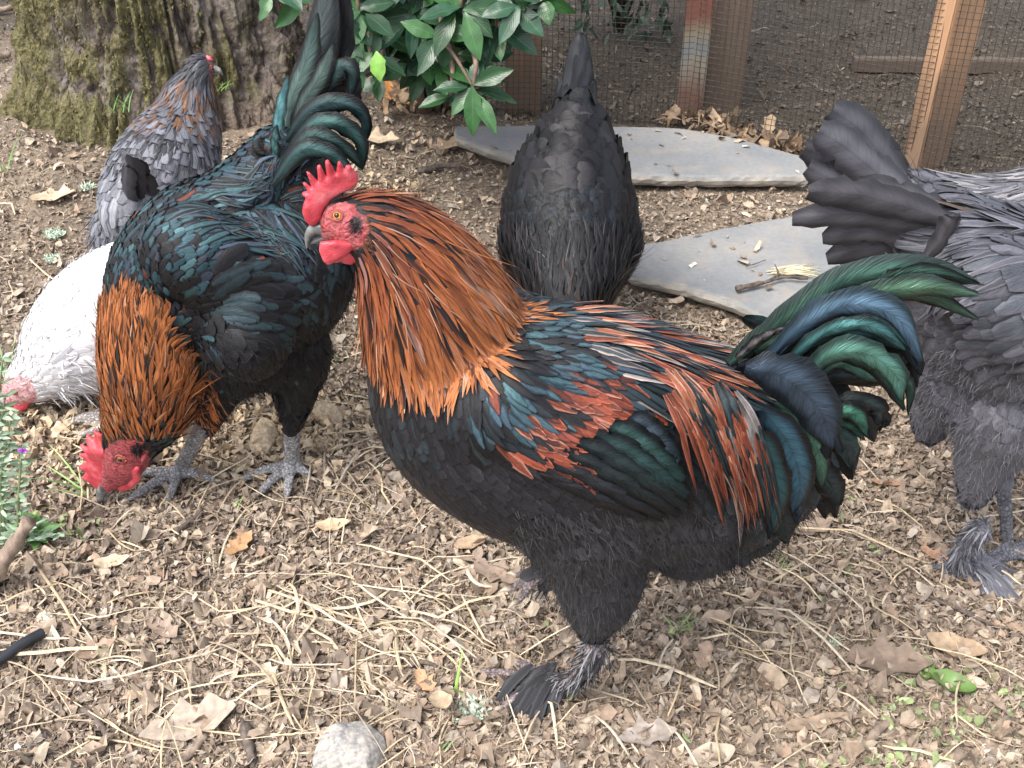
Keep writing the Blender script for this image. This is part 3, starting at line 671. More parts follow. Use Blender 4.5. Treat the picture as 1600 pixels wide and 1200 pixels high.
# ------------------------------------------------------------------ stones, twigs, hose
def rock(px, py, rx, ry, rz, cols, label, seed, name='rock', cat='stone', rough=1.0):
    p = gz(px, py); iv, ifc = ico(5); d = iv.copy(); f = 1 + .28 * (vnoise(d[:, 0] + seed, d[:, 1] + d[:, 2] * .7, 1.6, seed) - .5) + .14 * (vnoise(d[:, 0] * 2 + d[:, 2], d[:, 1] * 2 + seed, 3, seed + 1) - .5) + .05 * rough * (vnoise(d[:, 0] * 9 + d[:, 2] * 5, d[:, 1] * 9 - d[:, 2] * 4, 2, seed + 2) - .5)
    
    pl = nrm(np.random.default_rng(seed).normal(0, 1, (16, 3))); V = d * f[:, None]
    for q_n in pl:
        ov = np.maximum(V @ q_n - .80, 0); V = V - np.outer(ov * .9, q_n)
    V = np.sign(V) * np.abs(V) ** .9 * [rx, ry, rz]; c, s_ = math.cos(seed), math.sin(seed); V = V @ np.array([[c, s_, 0], [-s_, c, 0], [0, 0, 1]])
    nz = vnoise(d[:, 0] * 3 + d[:, 2] * 2, d[:, 1] * 3, 2.2, seed + 5)[:, None]; nz2 = vnoise(d[:, 0] * 12 + d[:, 2] * 9, d[:, 1] * 12, 2.2, seed + 6)[:, None]
    C = np.array(cols[0]) * (1 - nz) + np.array(cols[1]) * nz; C = C * (.88 + .24 * nz2)
    V[:, 2] += ground_at_(p) + rz * .35; o = mesh_np(name, V, ifc, M_STONE, None, C); o.location = (p[0], p[1], 0); return tag(o, label, cat)
M_STONE = attr_mat('stone', .85, 220, .35, .002)
rock(550, 1195, .042, .036, .030, ((.42, .38, .33), (.22, .22, .22)), 'lumpy pale grey stone at the bottom edge of the picture', 3)
rock(1278, 790, .026, .034, .020, ((.36, .27, .20), (.25, .18, .14)), 'brown stone lying behind the tail of the front rooster', 5)
rock(1425, 640, .018, .015, .012, ((.46, .38, .22), (.3, .22, .14)), 'small yellowish stone between front tail and slate bird', 8)
rock(415, 690, .040, .022, .020, ((.50, .40, .27), (.36, .28, .19)), 'sandy clod between the two shanks of the pecking rooster', 11, 'earth_clod', 'clod'); rock(510, 655, .035, .022, .022, ((.48, .38, .26), (.32, .25, .17)), 'sandy clod right of the black feathered shank', 12, 'earth_clod', 'clod')
rock(70, 965, .016, .010, .008, ((.58, .52, .42), (.3, .27, .2)), 'pale lichen-spotted bark chunk at the left', 15, 'bark_chunk', 'bark'); rock(165, 1020, .012, .014, .012, ((.14, .13, .10), (.30, .24, .15)), 'dark mossy bark knob right of the black hose end', 17, 'bark_chunk', 'bark')
rock(1543, 1168, .009, .008, .005, ((.8, .78, .74), (.65, .62, .6)), 'small white pebble at the lower right corner', 21); rock(25, 1165 - 2, .006, .006, .004, ((.75, .73, .7), (.6, .6, .6)), 'tiny white pebble at the lower left corner', 22); rock(424, 1160, .007, .006, .004, ((.85, .83, .8), (.7, .68, .66)), 'white pebble left of the lumpy grey stone', 24)
rock(665, 1195 - 12, .004, .004, .003, ((.8, .78, .76), (.7, .7, .7)), 'tiny white fleck right of the lumpy grey stone', 26)
M_BARK2 = plain('twig_bark', (.11, .085, .07), .85, scale=160, var=.5, bs_=.8, dist=.0015); M_PALEWOOD = plain('bleached_wood', (.25, .19, .145), .9, scale=70, var=.55, bs_=1.0, dist=.004, stretch=(1, 1, .5))
def twig(px, r0, label, z=0.0, mat=None, name='twig', cat='twig', group=None, lift=.004, side=None):
    P = [gz(x, y, z) for x, y in px]; P = np.array([[p[0], p[1], (ground_at_(p) if z == 0 else z) + lift + r0] for p in P]); b0 = P[0].copy(); P = crom(P, 5); P[:, 2] += rng.normal(0, r0 * .12, len(P)); n = len(P)
    mb = MB(); mb.tube(P - b0, r0 * (1 - .45 * np.linspace(0, 1, n)) * rng.uniform(.72, 1.2, n), 9)
    if side:
        for t, dx, dy, dz in side: q = P[int(t * (n - 1))] - b0; mb.tube([q, q + np.array([dx, dy, dz]) * .5 + [0, 0, .002], q + np.array([dx, dy, dz])], [r0 * .5, r0 * .4, r0 * .2], 6)
    o = mb.build(name, mat or M_BARK2); o.location = tuple(b0); return tag(o, label, cat, group)
twig([(1150, 458), (1185, 450), (1225, 440), (1262, 442)], .0048, 'knobbly twig lying on the front slab', z=.031, side=[(.5, .02, .012, .006), (.75, .015, -.01, .004), (.6, -.004, .03, .01)])
twig([(1165, 420), (1180, 416), (1196, 410)], .0012, 'thin short twig behind the knobbly one on the slab', z=.031)
twig([(1440, 925), (1480, 945), (1540, 975), (1565, 985)], .0032, 'thin dark twig below the slate-feathered foot')
twig([(655, 280), (690, 270), (720, 272)], .0075, 'short dark stick on the ground left of the rear slab')
twig([(530, 590 + 90), (556, 665), (562, 650)], .004, 'small dark twig right of the sandy clods')
twig([(130, 1110), (150, 1125), (165, 1150), (160, 1180), (135, 1195)], .0045, 'crooked dark twig at the bottom left'); twig([(385, 1145), (392, 1175), (398, 1210)], .0075, 'thick dark twig cut by the bottom edge', side=[(.3, -.01, .02, .003)])
twig([(283, 1195), (305, 1180), (325, 1160)], .006, 'grey stick under the large pale leaf', mat=M_PALEWOOD); twig([(545, 945), (565, 945), (592, 946)], .0042, 'short dark stick above the straw'); twig([(640, 1048), (665, 1046), (690, 1055)], .004, 'dark stick piece beside the straw right end')
twig([(620, 850), (645, 846), (670, 842)], .0055, 'dark stick below the breast of the front rooster'); twig([(275, 835), (295, 822), (318, 800)], .0055, 'dark curved bark stick below the spread claws')
twig([(1355, 1165), (1372, 1140), (1395, 1125)], .0065, 'weathered grey stick end at the bottom right', mat=M_PALEWOOD); twig([(1215, 870), (1222, 835), (1228, 800)], .0028, 'pale upright stalk under the green tail', mat=M_PALEWOOD, lift=.012)
M_STRAW = plain('straw_stalk', (.50, .40, .26), .6, scale=60, var=.25)
for i, (p, r, lb) in enumerate([([(1130, 925), (1165, 935), (1215, 960), (1245, 985)], .0022, 'kinked root stalk right of the front shank'), ([(1200, 915), (1240, 895), (1275, 870), (1292, 855)], .0026, 'forked tan stalk below the green tail'), ([(1135, 1010), (1145, 960), (1160, 945)], .0018, 'short upright root loop right of the shank'), ([(1365, 785), (1400, 800), (1440, 830)], .0022, 'pale bent stalk between the right birds'), ([(1235, 985), (1262, 965), (1262, 935)], .0018, 'curved stalk joining the kinked root'),
      ([(420, 925), (500, 955), (560, 970), (615, 985), (625, 1055)], .0028, 'long golden straw bent at its right end'), ([(400, 940), (470, 965), (540, 975)], .003, 'thick golden straw crossing the patch'), ([(505, 685), (560, 682), (596, 682)], .0028, 'pale straw piece behind the front breast'), ([(650, 1000), (700, 1035), (745, 1078), (830, 1090)], .0026, 'long kinked straw reaching the bare toes'), ([(720, 1062), (717, 1110), (690, 1165), (690, 1210)], .002, 'dry bent stem crossing the beige leaf'), ([(460, 1010), (450, 1070), (425, 1150)], .0016, 'thin straw slanting down the straw patch'), ([(140, 1155), (200, 1165), (260, 1185)], .0024, 'pale straw across the crooked twig'), ([(530, 1015), (560, 1060), (585, 1100)], .0018, 'thin straw crossing at the patch centre'), ([(50, 415), (75, 435), (98, 452)], .0028, 'dry straw left of the white hen'), ([(125, 740), (130, 770), (126, 800)], .0024, 'pale stalk standing before the beak')]):
    twig(p, r * .72, lb, mat=M_STRAW, name='straw_stalk', cat='straw', group='single straw stalks', lift=.009)
M_HOSE = plain('black_rubber', (.02, .022, .028), .4, scale=25, var=.3); hp_ = [gz(x, y) for x, y in ((-140, 1110), (-60, 1068), (0, 1046), (40, 1020), (72, 1000))]
hp_ = crom([[p[0], p[1], ground_at_(p) + .020] for p in hp_], 18); nh = len(hp_); tag(MB().tube(hp_, .0062 + .0008 * (np.arange(nh) % 2), 12).build('hose', M_HOSE), 'ribbed black hose end poking in at the left edge', 'hose')
# lichen tufts
def lichen(px, py, r, label, col=(.48, .58, .46), n=130):
    p = gz(px, py); C = []; a = rng.uniform(0, 2 * math.pi, n); q = rng.random(n) ** .5 * r; P = np.stack([p[0] + np.cos(a) * q, p[1] + np.sin(a) * q, np.full(n, ground_at_(p) + .005)], 1); d = nrm(np.stack([rng.normal(0, .7, n), rng.normal(0, .7, n), rng.uniform(.2, 1, n)], 1)); l_ = rng.uniform(.3, .8, n)[:, None] * r
    Ct = np.stack([P + d * l_ * t + rng.normal(0, r * .06, (n, 3)) for t in (0, .33, .66, 1)], 1); c = np.tile(np.array([[*col, 0.]]), (n, 1)); c[:, :3] *= rng.uniform(.7, 1.25, (n, 1)); o = feather_mesh('lichen', Ct, np.tile([0, -.4, 1.], (n, 4, 1)), np.full(n, r * .13), [1, 1, 1.2, .8], c, c, M_FLUFF, None, flat=True); tag(o, label, 'lichen', 'grey-green lichen tufts')
lichen(738, 1122, .017, 'pale green lichen tuft touching the feathered toes'); lichen(88, 470 - 92, .016, 'pale lichen tuft left of the white hen back'); lichen(85, 408, .014, 'grey lichen tuft below the pale one, left of the white hen'); lichen(145, 328, .013, 'lichen tuft beside the grey hen'); lichen(545, 1037, .008, 'tiny lichen speck in the straw patch'); lichen(1305, 1002, .008, 'tiny pale lichen at the lower right')
# ------------------------------------------------------------------ slabs
def slate():
    m, n, l, bs = newmat('bluestone'); mp = mapping(n, l, (1, 1, 1)); a = N(n, 'ShaderNodeTexNoise', Scale=5.0, Detail=5.0); b = N(n, 'ShaderNodeTexNoise', Scale=110.0, Detail=5.0); c_ = N(n, 'ShaderNodeTexNoise', Scale=22.0, Detail=3.0)
    for x in (a, b, c_): l.new(mp, x.inputs['Vector'])
    c = ramp(n, l, a.outputs[0], (.35, (.185, .195, .205)), (.5, (.235, .24, .242)), (.65, (.29, .28, .265)))
    c = mixc(n, l, .5, c, ramp(n, l, b.outputs[0], (.3, (.82, .82, .82)), (.7, (1.15, 1.15, 1.15))), 'MULTIPLY')
    geo = n.new('ShaderNodeNewGeometry'); s = n.new('ShaderNodeSeparateXYZ'); l.new(geo.outputs['True Normal'], s.inputs[0])
    k = N(n, 'ShaderNodeMapRange', **{'From Min': .3, 'From Max': .8, 'To Min': 1.0, 'To Max': 0.0}); l.new(s.outputs[2], k.inputs[0])
    c = mixc(n, l, k.outputs[0], c, ramp(n, l, c_.outputs[0], (.4, (.25, .235, .21)), (.6, (.42, .39, .345))))   # rough broken edge is paler stone
    dust = ramp(n, l, c_.outputs[0], (.52, 0.0), (.70, .45)); c = mixc(n, l, dust, c, (.33, .28, .225))
    l.new(c, bs.inputs['Base Color']); bs.inputs['Roughness'].default_value = .7; bump(n, l, math_n(n, l, 'ADD', b.outputs[0], math_n(n, l, 'MULTIPLY', c_.outputs[0], 1.5)), bs, .5, .002); return m
M_SLATE = slate()
def slab(poly, z0, z1, label):
    B = []; n = len(poly); poly = np.array(poly)
    for i in range(n):
        a, b = poly[i], poly[(i + 1) % n]; k = max(1, int(np.linalg.norm(b - a) / .012)); B += [a + (b - a) * j / k for j in range(k)]
    B = np.array(B); nb = len(B); cen = B.mean(0); nr = nrm(B - np.roll(B, 1, 0)); out = np.stack([nr[:, 1], -nr[:, 0]], 1); sgn = np.sign(np.sum(out * (B - cen), 1).mean()); out *= sgn
    j1 = (vnoise(np.arange(nb), np.zeros(nb), .35, 3) - .5) * .0035 + (vnoise(np.arange(nb), np.zeros(nb), .9, 4) - .5) * .002
    rows = []
    for zf, off in ((1, -.005), (.88, .0), (.6, .003), (.3, .001), (0, -.006)):
        q = B + out * (j1 + off + rng.normal(0, .0007, nb))[:, None]; rows.append(np.c_[q, np.full(nb, z0 + (z1 - z0) * zf) + (rng.normal(0, .0008, nb) if zf not in (0, 1) else 0)])
    V = np.vstack(rows); Fc = [(r * nb + i, r * nb + (i + 1) % nb, (r + 1) * nb + (i + 1) % nb, (r + 1) * nb + i) for r in range(4) for i in range(nb)]
    tv, _, tf, *_ = delaunay_2d_cdt([Vector(p[:2]) for p in rows[0]], [], [list(range(nb))], 1, 1e-7)
    Fc += [tuple(f) for f in tf] + [tuple(4 * nb + i for i in f[::-1]) for f in tf]
    o = mesh_np('stone_slab', V, Fc, M_SLATE, smooth=False); return tag(o, label, 'paving slab')
slab(S1, .018, .045, 'far blue-grey stone slab at the foot of the wire mesh'); slab(S2, .004, .030, 'near blue-grey stone slab with a twig on it')
mb = MB()
for x, y in ((900, 240), (1180, 255), (1010, 225)): p = gz(x, y, .0); mb.add(*tube([p + [-.03, .02, .004], p + [.03, .02, .008]], [.022, .02], 7))
# crumbs and droppings on the slabs
for S_, z_, n_ in ((S1, .0465, 34), (S2, .0315, 26)):
    S_ = np.array(S_); x = rng.uniform(S_[:, 0].min(), S_[:, 0].max(), n_ * 3); y = rng.uniform(S_[:, 1].min(), S_[:, 1].max(), n_ * 3); k = inpoly(x, y, S_); x, y = x[k][:n_], y[k][:n_]
    oh = gh; gh = lambda a, b, z_=z_: np.full(np.shape(a), z_); force_flakes('slab_crumbs', 0, .006, [(.25, .19, .14), (.7, .68, .62), (.4, .33, .25), (.12, .10, .08)], [3, 1, 2, 2], label='crumbs and leaf bits lying on the ' + ('far' if z_ > .04 else 'near') + ' stone slab', xy=(x, y), tilt=.12, lift=.001, curl=.3, back=1.8); gh = oh
# straw-like frond on the near slab
p0 = gz(1200, 424, .033); mb = MB()
for i in range(26):
    a = rng.uniform(-.25, .35); q = p0 + np.array([rng.uniform(-.004, .03), rng.uniform(-.012, .012), 0]); mb.tube([q, q + [.03 * math.cos(a), .03 * math.sin(a) * .6, .004], q + [.065 * math.cos(a), .07 * math.sin(a), .002]], [.0009, .0012, .0005], 5)
tag(mb.build('dry_frond', plain('dry_frond', (.62, .56, .38), .7)), 'pale dried frond lying on the near stone slab', 'dry plant')
# ------------------------------------------------------------------ tree
def bark_mat():
    m, n, l, bs = newmat('mossy_bark'); mp = mapping(n, l, (1, 1, .35)); mq = mapping(n, l, (1, 1, 1))
    a = N(n, 'ShaderNodeTexNoise', Scale=22.0, Detail=6.0, Roughness=.65); l.new(mp, a.inputs['Vector']); v = N(n, 'ShaderNodeTexVoronoi', Scale=24.0); v.feature = 'DISTANCE_TO_EDGE'; l.new(mp, v.inputs['Vector'])
    g = N(n, 'ShaderNodeTexNoise', Scale=6.5, Detail=6.0, Roughness=.65); l.new(mq, g.inputs['Vector']); f = N(n, 'ShaderNodeTexNoise', Scale=150.0, Detail=4.0); l.new(mq, f.inputs['Vector']); w_ = N(n, 'ShaderNodeTexNoise', Scale=26.0, Detail=2.0); l.new(mq, w_.inputs['Vector'])
    bark = ramp(n, l, a.outputs[0], (.3, (.05, .04, .033)), (.5, (.15, .12, .10)), (.72, (.28, .25, .22)))
    lich = ramp(n, l, w_.outputs[0], (.70, 0.0), (.76, .8)); bark = mixc(n, l, lich, bark, (.55, .56, .54))
    moss = ramp(n, l, f.outputs[0], (.3, (.06, .055, .024)), (.5, (.12, .108, .042)), (.7, (.20, .175, .078)))
    at_ = N(n, 'ShaderNodeAttribute', attribute_name='Col'); k = math_n(n, l, 'ADD', g.outputs[0], math_n(n, l, 'SUBTRACT', at_.outputs['Fac'], .5)); mk = ramp(n, l, k, (.44, 0.0), (.66, .92))
    dirt = mixc(n, l, at_.outputs['Alpha'], mixc(n, l, mk, bark, moss), ramp(n, l, f.outputs[0], (.3, (.07, .052, .042)), (.7, (.25, .195, .15))))
    l.new(dirt, bs.inputs['Base Color']); bs.inputs['Roughness'].default_value = .95
    h = math_n(n, l, 'ADD', math_n(n, l, 'MULTIPLY', a.outputs[0], 1.2), math_n(n, l, 'ADD', math_n(n, l, 'MULTIPLY', math_n(n, l, 'MINIMUM', v.outputs[0], .15), 4.0), math_n(n, l, 'MULTIPLY', f.outputs[0], .5))); bump(n, l, h, bs, 1.0, .010); return m
def build_tree():
    x0, y0 = TREE; root = empty('tree', (x0, y0, 0), 'thick mossy tree trunk with furrowed bark at the upper left', 'tree')
    na, nz = 420, 300; a = np.linspace(0, 2 * math.pi, na + 1)[:-1]; z = np.concatenate([np.linspace(-.06, .75, 230), np.linspace(.76, 3.4, 70)]); A, Z = np.meshgrid(a, z)
    r = .238 + .125 * np.exp(-np.maximum(Z, 0) / .15) + .02 * np.cos(3 * A + .7) + .028 * np.cos(5 * A + 1.9) * np.exp(-np.maximum(Z, 0) / .3)
    u = A / (2 * math.pi) * 2.0
    wob = vnoise(A * 3, Z * 3, 1, 31) * .6
    def per(fx, fy, s): return np.minimum(vnoise(A * fx + wob, Z * fy, 1, s), 1)
    rid = np.abs(per(17, 9, 41) - .5) * 2; rid2 = np.abs(per(38, 22, 42) - .5) * 2; fine = vnoise(A * 90, Z * 130, 1, 43); k = np.clip((2 * math.pi - A) / .3, 0, 1)
    r += (rid ** .7 - .5) * .034 * k + (rid2 - .5) * .014 * k + (fine - .5) * .007
    mossn = vnoise(A * 6, Z * 10, 1, 51); r += np.clip(mossn - .45, 0, 1) * .03 * np.exp(-Z / .6) + .004 * (vnoise(A * 60, Z * 90, 1, 57) - .5)
    V = np.stack([np.cos(A) * r * 1.06 , np.sin(A) * r, Z], -1).reshape(-1, 3) + [x0, y0, 0]
    i = (np.arange(len(z) - 1)[:, None] * na + np.arange(na)[None]); j = (np.arange(len(z) - 1)[:, None] * na + (np.arange(na)[None] + 1) % na); Fc = np.stack([i, j, j + na, i + na], -1).reshape(-1, 4)
    px, py = proj(V); mo = .62 - .30 * np.clip((V[:, 0] - x0 + .02) / .35, 0, 1) - .12 * np.clip((V[:, 2] - .42) / .3, 0, 1) + .16 * (mossn.ravel() - .5) - .22 * (rid.ravel() < .18)
    mo = mo + .06; dirt = np.clip(1 - (V[:, 2] - .015 - .05 * vnoise(V[:, 0], V[:, 1], 9, 5) - .10 * np.clip((V[:, 0] - x0) / .3, 0, 1)) / .03, 0, 1)
    C = np.stack([mo, mo, mo, dirt], 1); o = mesh_np('trunk', V, Fc, bark_mat(), root, C)
    # moss: short tufts standing off the bark
    me = o.data; nn = np.empty(len(V) * 3, np.float32); me.vertices.foreach_get('normal', nn); nn = nn.reshape(-1, 3); cand = np.nonzero((nn[:, 1] < .25) & (V[:, 2] < .75) & (V[:, 2] > .02) & (mo + (vnoise(A.ravel() * 7, Z.ravel() * 11, 1, 77) - .5) > .52) & (dirt < .3))[0]
    idx = rng.choice(cand, min(9000, len(cand))); n = len(idx); P = V[idx] + rng.normal(0, .002, (n, 3)); d = nrm(nn[idx] + rng.normal(0, .55, (n, 3)) + [0, 0, -.25]); l_ = rng.uniform(.002, .006, n)[:, None]
    Ct = np.stack([P + d * l_ * t + np.array([0, 0, -.003]) * t * t for t in (0, .5, 1)], 1); c = np.array([(.11, .10, .04, 0), (.15, .135, .05, 0), (.20, .175, .07, 0), (.09, .08, .035, 0)])[rng.integers(0, 4, n)]
    feather_mesh('moss', Ct, np.repeat(nrm(nn[idx] + rng.normal(0, .8, (n, 3)))[:, None], 3, 1), np.full(n, .0032), [.8, 1, .3], c, c, M_FLUFF, root, flat=True)
    # crown far overhead, out of the frame, shading the yard
    bm = MB()
    for q in range(9):
        an = q * .7; p = np.array([x0, y0, 3.2]); bm.tube(crom([p, p + [math.cos(an) * .6, math.sin(an) * .6, .7], p + [math.cos(an) * 1.5, math.sin(an) * 1.5, 1.5 + .2 * (q % 3)]], 4), np.linspace(.11, .02, 9), 8)
    bm.build('limbs', M_BARK2, root)
    n = 5000; an = rng.uniform(0, 2 * math.pi, n); rr = rng.random(n) ** .5 * 1.7; P = np.stack([x0 + np.cos(an) * rr - .6, y0 + np.sin(an) * rr + 1.6, 4.3 + rng.normal(0, .45, n)], 1); d = nrm(rng.normal(0, 1, (n, 3))); c = np.array([(.05, .10, .03, 0), (.08, .14, .04, 0)])[rng.integers(0, 2, n)]
    feather_mesh('crown', np.stack([P + d * .11 * t for t in (0, .33, .66, 1)], 1), np.repeat(nrm(rng.normal(0, 1, (n, 3)))[:, None], 4, 1), np.full(n, .055), [.1, 1, .8, .1], c, c, M_GREEN, root, flat=True)
build_tree()
# ------------------------------------------------------------------ shrub with glossy leaves
def leafmat():
    m, n, l, bs = newmat('glossy_leaf'); a = N(n, 'ShaderNodeAttribute', attribute_name='Col'); uv = n.new('ShaderNodeUVMap'); s = n.new('ShaderNodeSeparateXYZ'); l.new(uv.outputs[0], s.inputs[0])
    e = math_n(n, l, 'ABSOLUTE', math_n(n, l, 'SUBTRACT', s.outputs[0], .5)); v = math_n(n, l, 'SINE', math_n(n, l, 'SUBTRACT', math_n(n, l, 'MULTIPLY', s.outputs[1], 62), math_n(n, l, 'MULTIPLY', e, 42)))
    mr = N(n, 'ShaderNodeMapRange', **{'From Min': .0, 'From Max': .035, 'To Min': .4, 'To Max': 0.0}); l.new(e, mr.inputs[0]); ve = N(n, 'ShaderNodeMapRange', **{'From Min': .85, 'From Max': 1.0, 'To Min': 0.0, 'To Max': .06}); l.new(v, ve.inputs[0])
    mp = mapping(n, l, (1, 1, 1)); ns = N(n, 'ShaderNodeTexNoise', Scale=45.0, Detail=3.0); l.new(mp, ns.inputs['Vector']); r = N(n, 'ShaderNodeMapRange', **{'From Min': .3, 'From Max': .7, 'To Min': .75, 'To Max': 1.25}); l.new(ns.outputs[0], r.inputs[0])
    c = mixc(n, l, 1.0, a.outputs['Color'], r.outputs[0], 'MULTIPLY'); c = mixc(n, l, math_n(n, l, 'ADD', mr.outputs[0], ve.outputs[0]), c, (.13, .24, .09)); l.new(c, bs.inputs['Base Color']); bs.inputs['Roughness'].default_value = .27; bs.inputs['Specular IOR Level'].default_value = .4
    bump(n, l, v, bs, .10, .0008); return m
M_LEAF = leafmat()
def leaf_batch(name, items, parent, mat=None):
    """items: (base, dir, normal, length, width, colour)"""
    V = []; Fc = []; C = []; UV = []; K = 9; prof = [.08, .42, .75, .95, 1, .93, .72, .4, .04]; us = (-1, -.5, 0, .5, 1)
    for p, d, nm, ln, wd, col in items:
        d = nrm(np.array(d, float)); nm = np.array(nm, float); S = nrm(np.cross(d, nm)); U = np.cross(S, d); o = len(V); cv = rng.uniform(.1, .3); fo = rng.uniform(.1, .35); tw = rng.normal(0, .12); j = 1 + rng.normal(0, .05, (K, 2)); bite = rng.random() < .10; bk = rng.integers(3, 7)
        for k in range(K):
            t = k / (K - 1); c = p + d * ln * t - U * cv * ln * t * t
            for u in us:
                w_ = wd * .5 * prof[k] * (j[k, 0] if u < 0 else j[k, 1]) * (.55 if (bite and u > 0 and k in (bk, bk + 1)) else 1); V.append(c + S * u * w_ + U * (abs(u) * w_ * fo + tw * u * w_ + .03 * wd * math.sin(k * 2.1 + u * 2))); C.append((*col, 0)); UV.append((.5 + u * .5, t))
        Fc += [(o + k * 5 + i, o + k * 5 + i + 1, o + k * 5 + i + 6, o + k * 5 + i + 5) for k in range(K - 1) for i in range(4)]
    return mesh_np(name, V, Fc, mat or M_LEAF, parent, C, None, UV)
def build_shrub():
    Yb = 2.02; c0 = gz(680, 120); root = empty('shrub', (at(680, 60, Yb)[0], 2.5, 0), 'glossy dark green leafy shrub hanging over the ground beside the tree', 'shrub'); G = [(.018, .062, .02), (.028, .09, .026), (.016, .05, .022), (.04, .115, .035), (.022, .068, .036)]; LG = (.16, .34, .05)
    items = []; mb = MB(); base = np.array([at(660, 0, 2.45)[0], 2.5, .0]); toc = lambda p: nrm(np.array([0, 0, H]) - p)
    heads = [(740, 138, 8, 1, 1.85), (688, 58, 6, 1, 1.9), (578, 88, 6, 1, 1.88), (720, 12, 8, 1, 1.9), (640, 22, 8, 1, 1.95), (775, 45, 7, 1, 1.92), (812, 10, 7, 1, 1.9), (560, 18, 7, 1, 1.9), (605, 60, 6, .9, 2.0), (665, 95, 6, .9, 2.02), (600, 120, 4, .8, 1.95), (430, -8, 4, .8, 1.8), (480, -10, 4, .8, 1.85), (850, 0, 5, .8, 1.9), (700, -30, 8, 1, 1.95), (620, -40, 8, 1, 1.95), (780, -30, 8, 1, 1.95), (540, -40, 7, 1, 1.95), (705, 150, 4, .9, 1.86), (755, 95, 5, .9, 1.95)]
    for hx, hy, n, s_, Y in heads:
        p = at(hx, hy, Y); mid = (p + base) / 2 + [0, 0, .18]; mb.tube(crom([base + rng.normal(0, .02, 3), mid, p + [0, .04, .05], p], 5), np.linspace(.011, .0028, 16), 7); out = toc(p); a0 = rng.uniform(0, 6.28)
        for k in range(n):
            a = a0 + k * 2.4; r = .30 + .5 * (k / n); X = np.array([1., 0, 0]); Zu = np.array([0, sp, cp]); d = (X * math.cos(a) + Zu * math.sin(a)) + out * (.45 - .5 * (k / n)) + np.array([0, 0, -.15]); col = G[rng.integers(0, 5)]
            nm = out * .9 + np.array([0, 0, .6]) + rng.normal(0, .3, 3)
            if (hx, hy) == (578, 88) and k == 0: d = X * .1 - Zu; col = LG
            items.append((p + rng.normal(0, .006, 3), d, nm, .074 * s_ * rng.uniform(.7, 1.15), .032 * s_ * rng.uniform(.85, 1.15), col))
    mb.tube(crom([at(682, 52, 1.9), at(712, 90, 1.87), at(740, 138, 1.85)], 6), np.linspace(.0045, .0022, 13), 7)
    for k in range(420):   # leaves filling the depth of the bush
        hx, hy = rng.uniform(540, 860), rng.uniform(-120, 110); 
        if (hy > 70 and (hx > 760 or hx < 570)) or (hx > 790 and hy > 10): continue
        p = at(hx, hy, rng.uniform(2.0, 2.35)); d = rng.normal(0, 1, 3) + [0, -.3, -.2]; items.append((p, d, toc(p) + [0, 0, .7] + rng.normal(0, .5, 3), .075 * rng.uniform(.7, 1.1), .032, G[rng.integers(0, 3)]))
    leaf_batch('leaves', items, root); mb.build('branches', plain('shrub_twig', (.17, .12, .085), .7, scale=90), root)
build_shrub()
def evergreen(px0, px1, py0, py1, Y, n, label, sz=.05):
    p = at((px0 + px1) / 2, 0, Y); root = empty('shrub', (p[0], Y + .1, 0), label, 'shrub'); items = []; mb = MB()
    for k in range(n):
        hx, hy = rng.uniform(px0, px1), py0 + (py1 - py0) * rng.random() ** 1.6; q = at(hx, hy, Y + rng.normal(0, .06)); items.append((q, rng.normal(0, 1, 3) + [0, -.4, -.9], np.array([0, -.5, .8]) + rng.normal(0, .5, 3), sz * rng.uniform(.6, 1.3), sz * .28, (.025, .06, .035)))
        if k % 12 == 0: mb.tube([np.array([p[0], Y + .1, 0]), np.array([p[0], Y + .1, .35]) * .4 + q * .6, q], [.006, .004, .0015], 5)
    leaf_batch('leaves', items, root, M_GREEN); mb.build('branches', M_BARK2, root)
evergreen(905, 1050, -160, 62, 2.95, 320, 'dark evergreen sprays hanging behind the wire, above the black hen tail')
# ------------------------------------------------------------------ wire run: posts, mesh
def wood(name, c1, c2, sc_=7):
    m, n, l, bs = newmat(name); mp = mapping(n, l, (14, 14, .7)); a = N(n, 'ShaderNodeTexNoise', Scale=float(sc_), Detail=6.0, Roughness=.6, Distortion=.6); l.new(mp, a.inputs['Vector']); c = ramp(n, l, a.outputs[0], (.32, c1), (.68, c2)); mq = mapping(n, l, (1, 1, 1)); b = N(n, 'ShaderNodeTexNoise', Scale=7.0, Detail=4.0); l.new(mq, b.inputs['Vector'])
    t = n.new('ShaderNodeTexCoord'); s = n.new('ShaderNodeSeparateXYZ'); l.new(t.outputs['Object'], s.inputs[0]); z = math_n(n, l, 'ADD', s.outputs[2], math_n(n, l, 'MULTIPLY', b.outputs[0], .25)); mk = N(n, 'ShaderNodeMapRange', **{'From Min': .20, 'From Max': .38, 'To Min': .75, 'To Max': 0.0}); l.new(z, mk.inputs[0])
    c = mixc(n, l, mk.outputs[0], c, (.13, .095, .07)); l.new(c, bs.inputs['Base Color']); bs.inputs['Roughness'].default_value = .75; bump(n, l, a.outputs[0], bs, .5, .002); return m
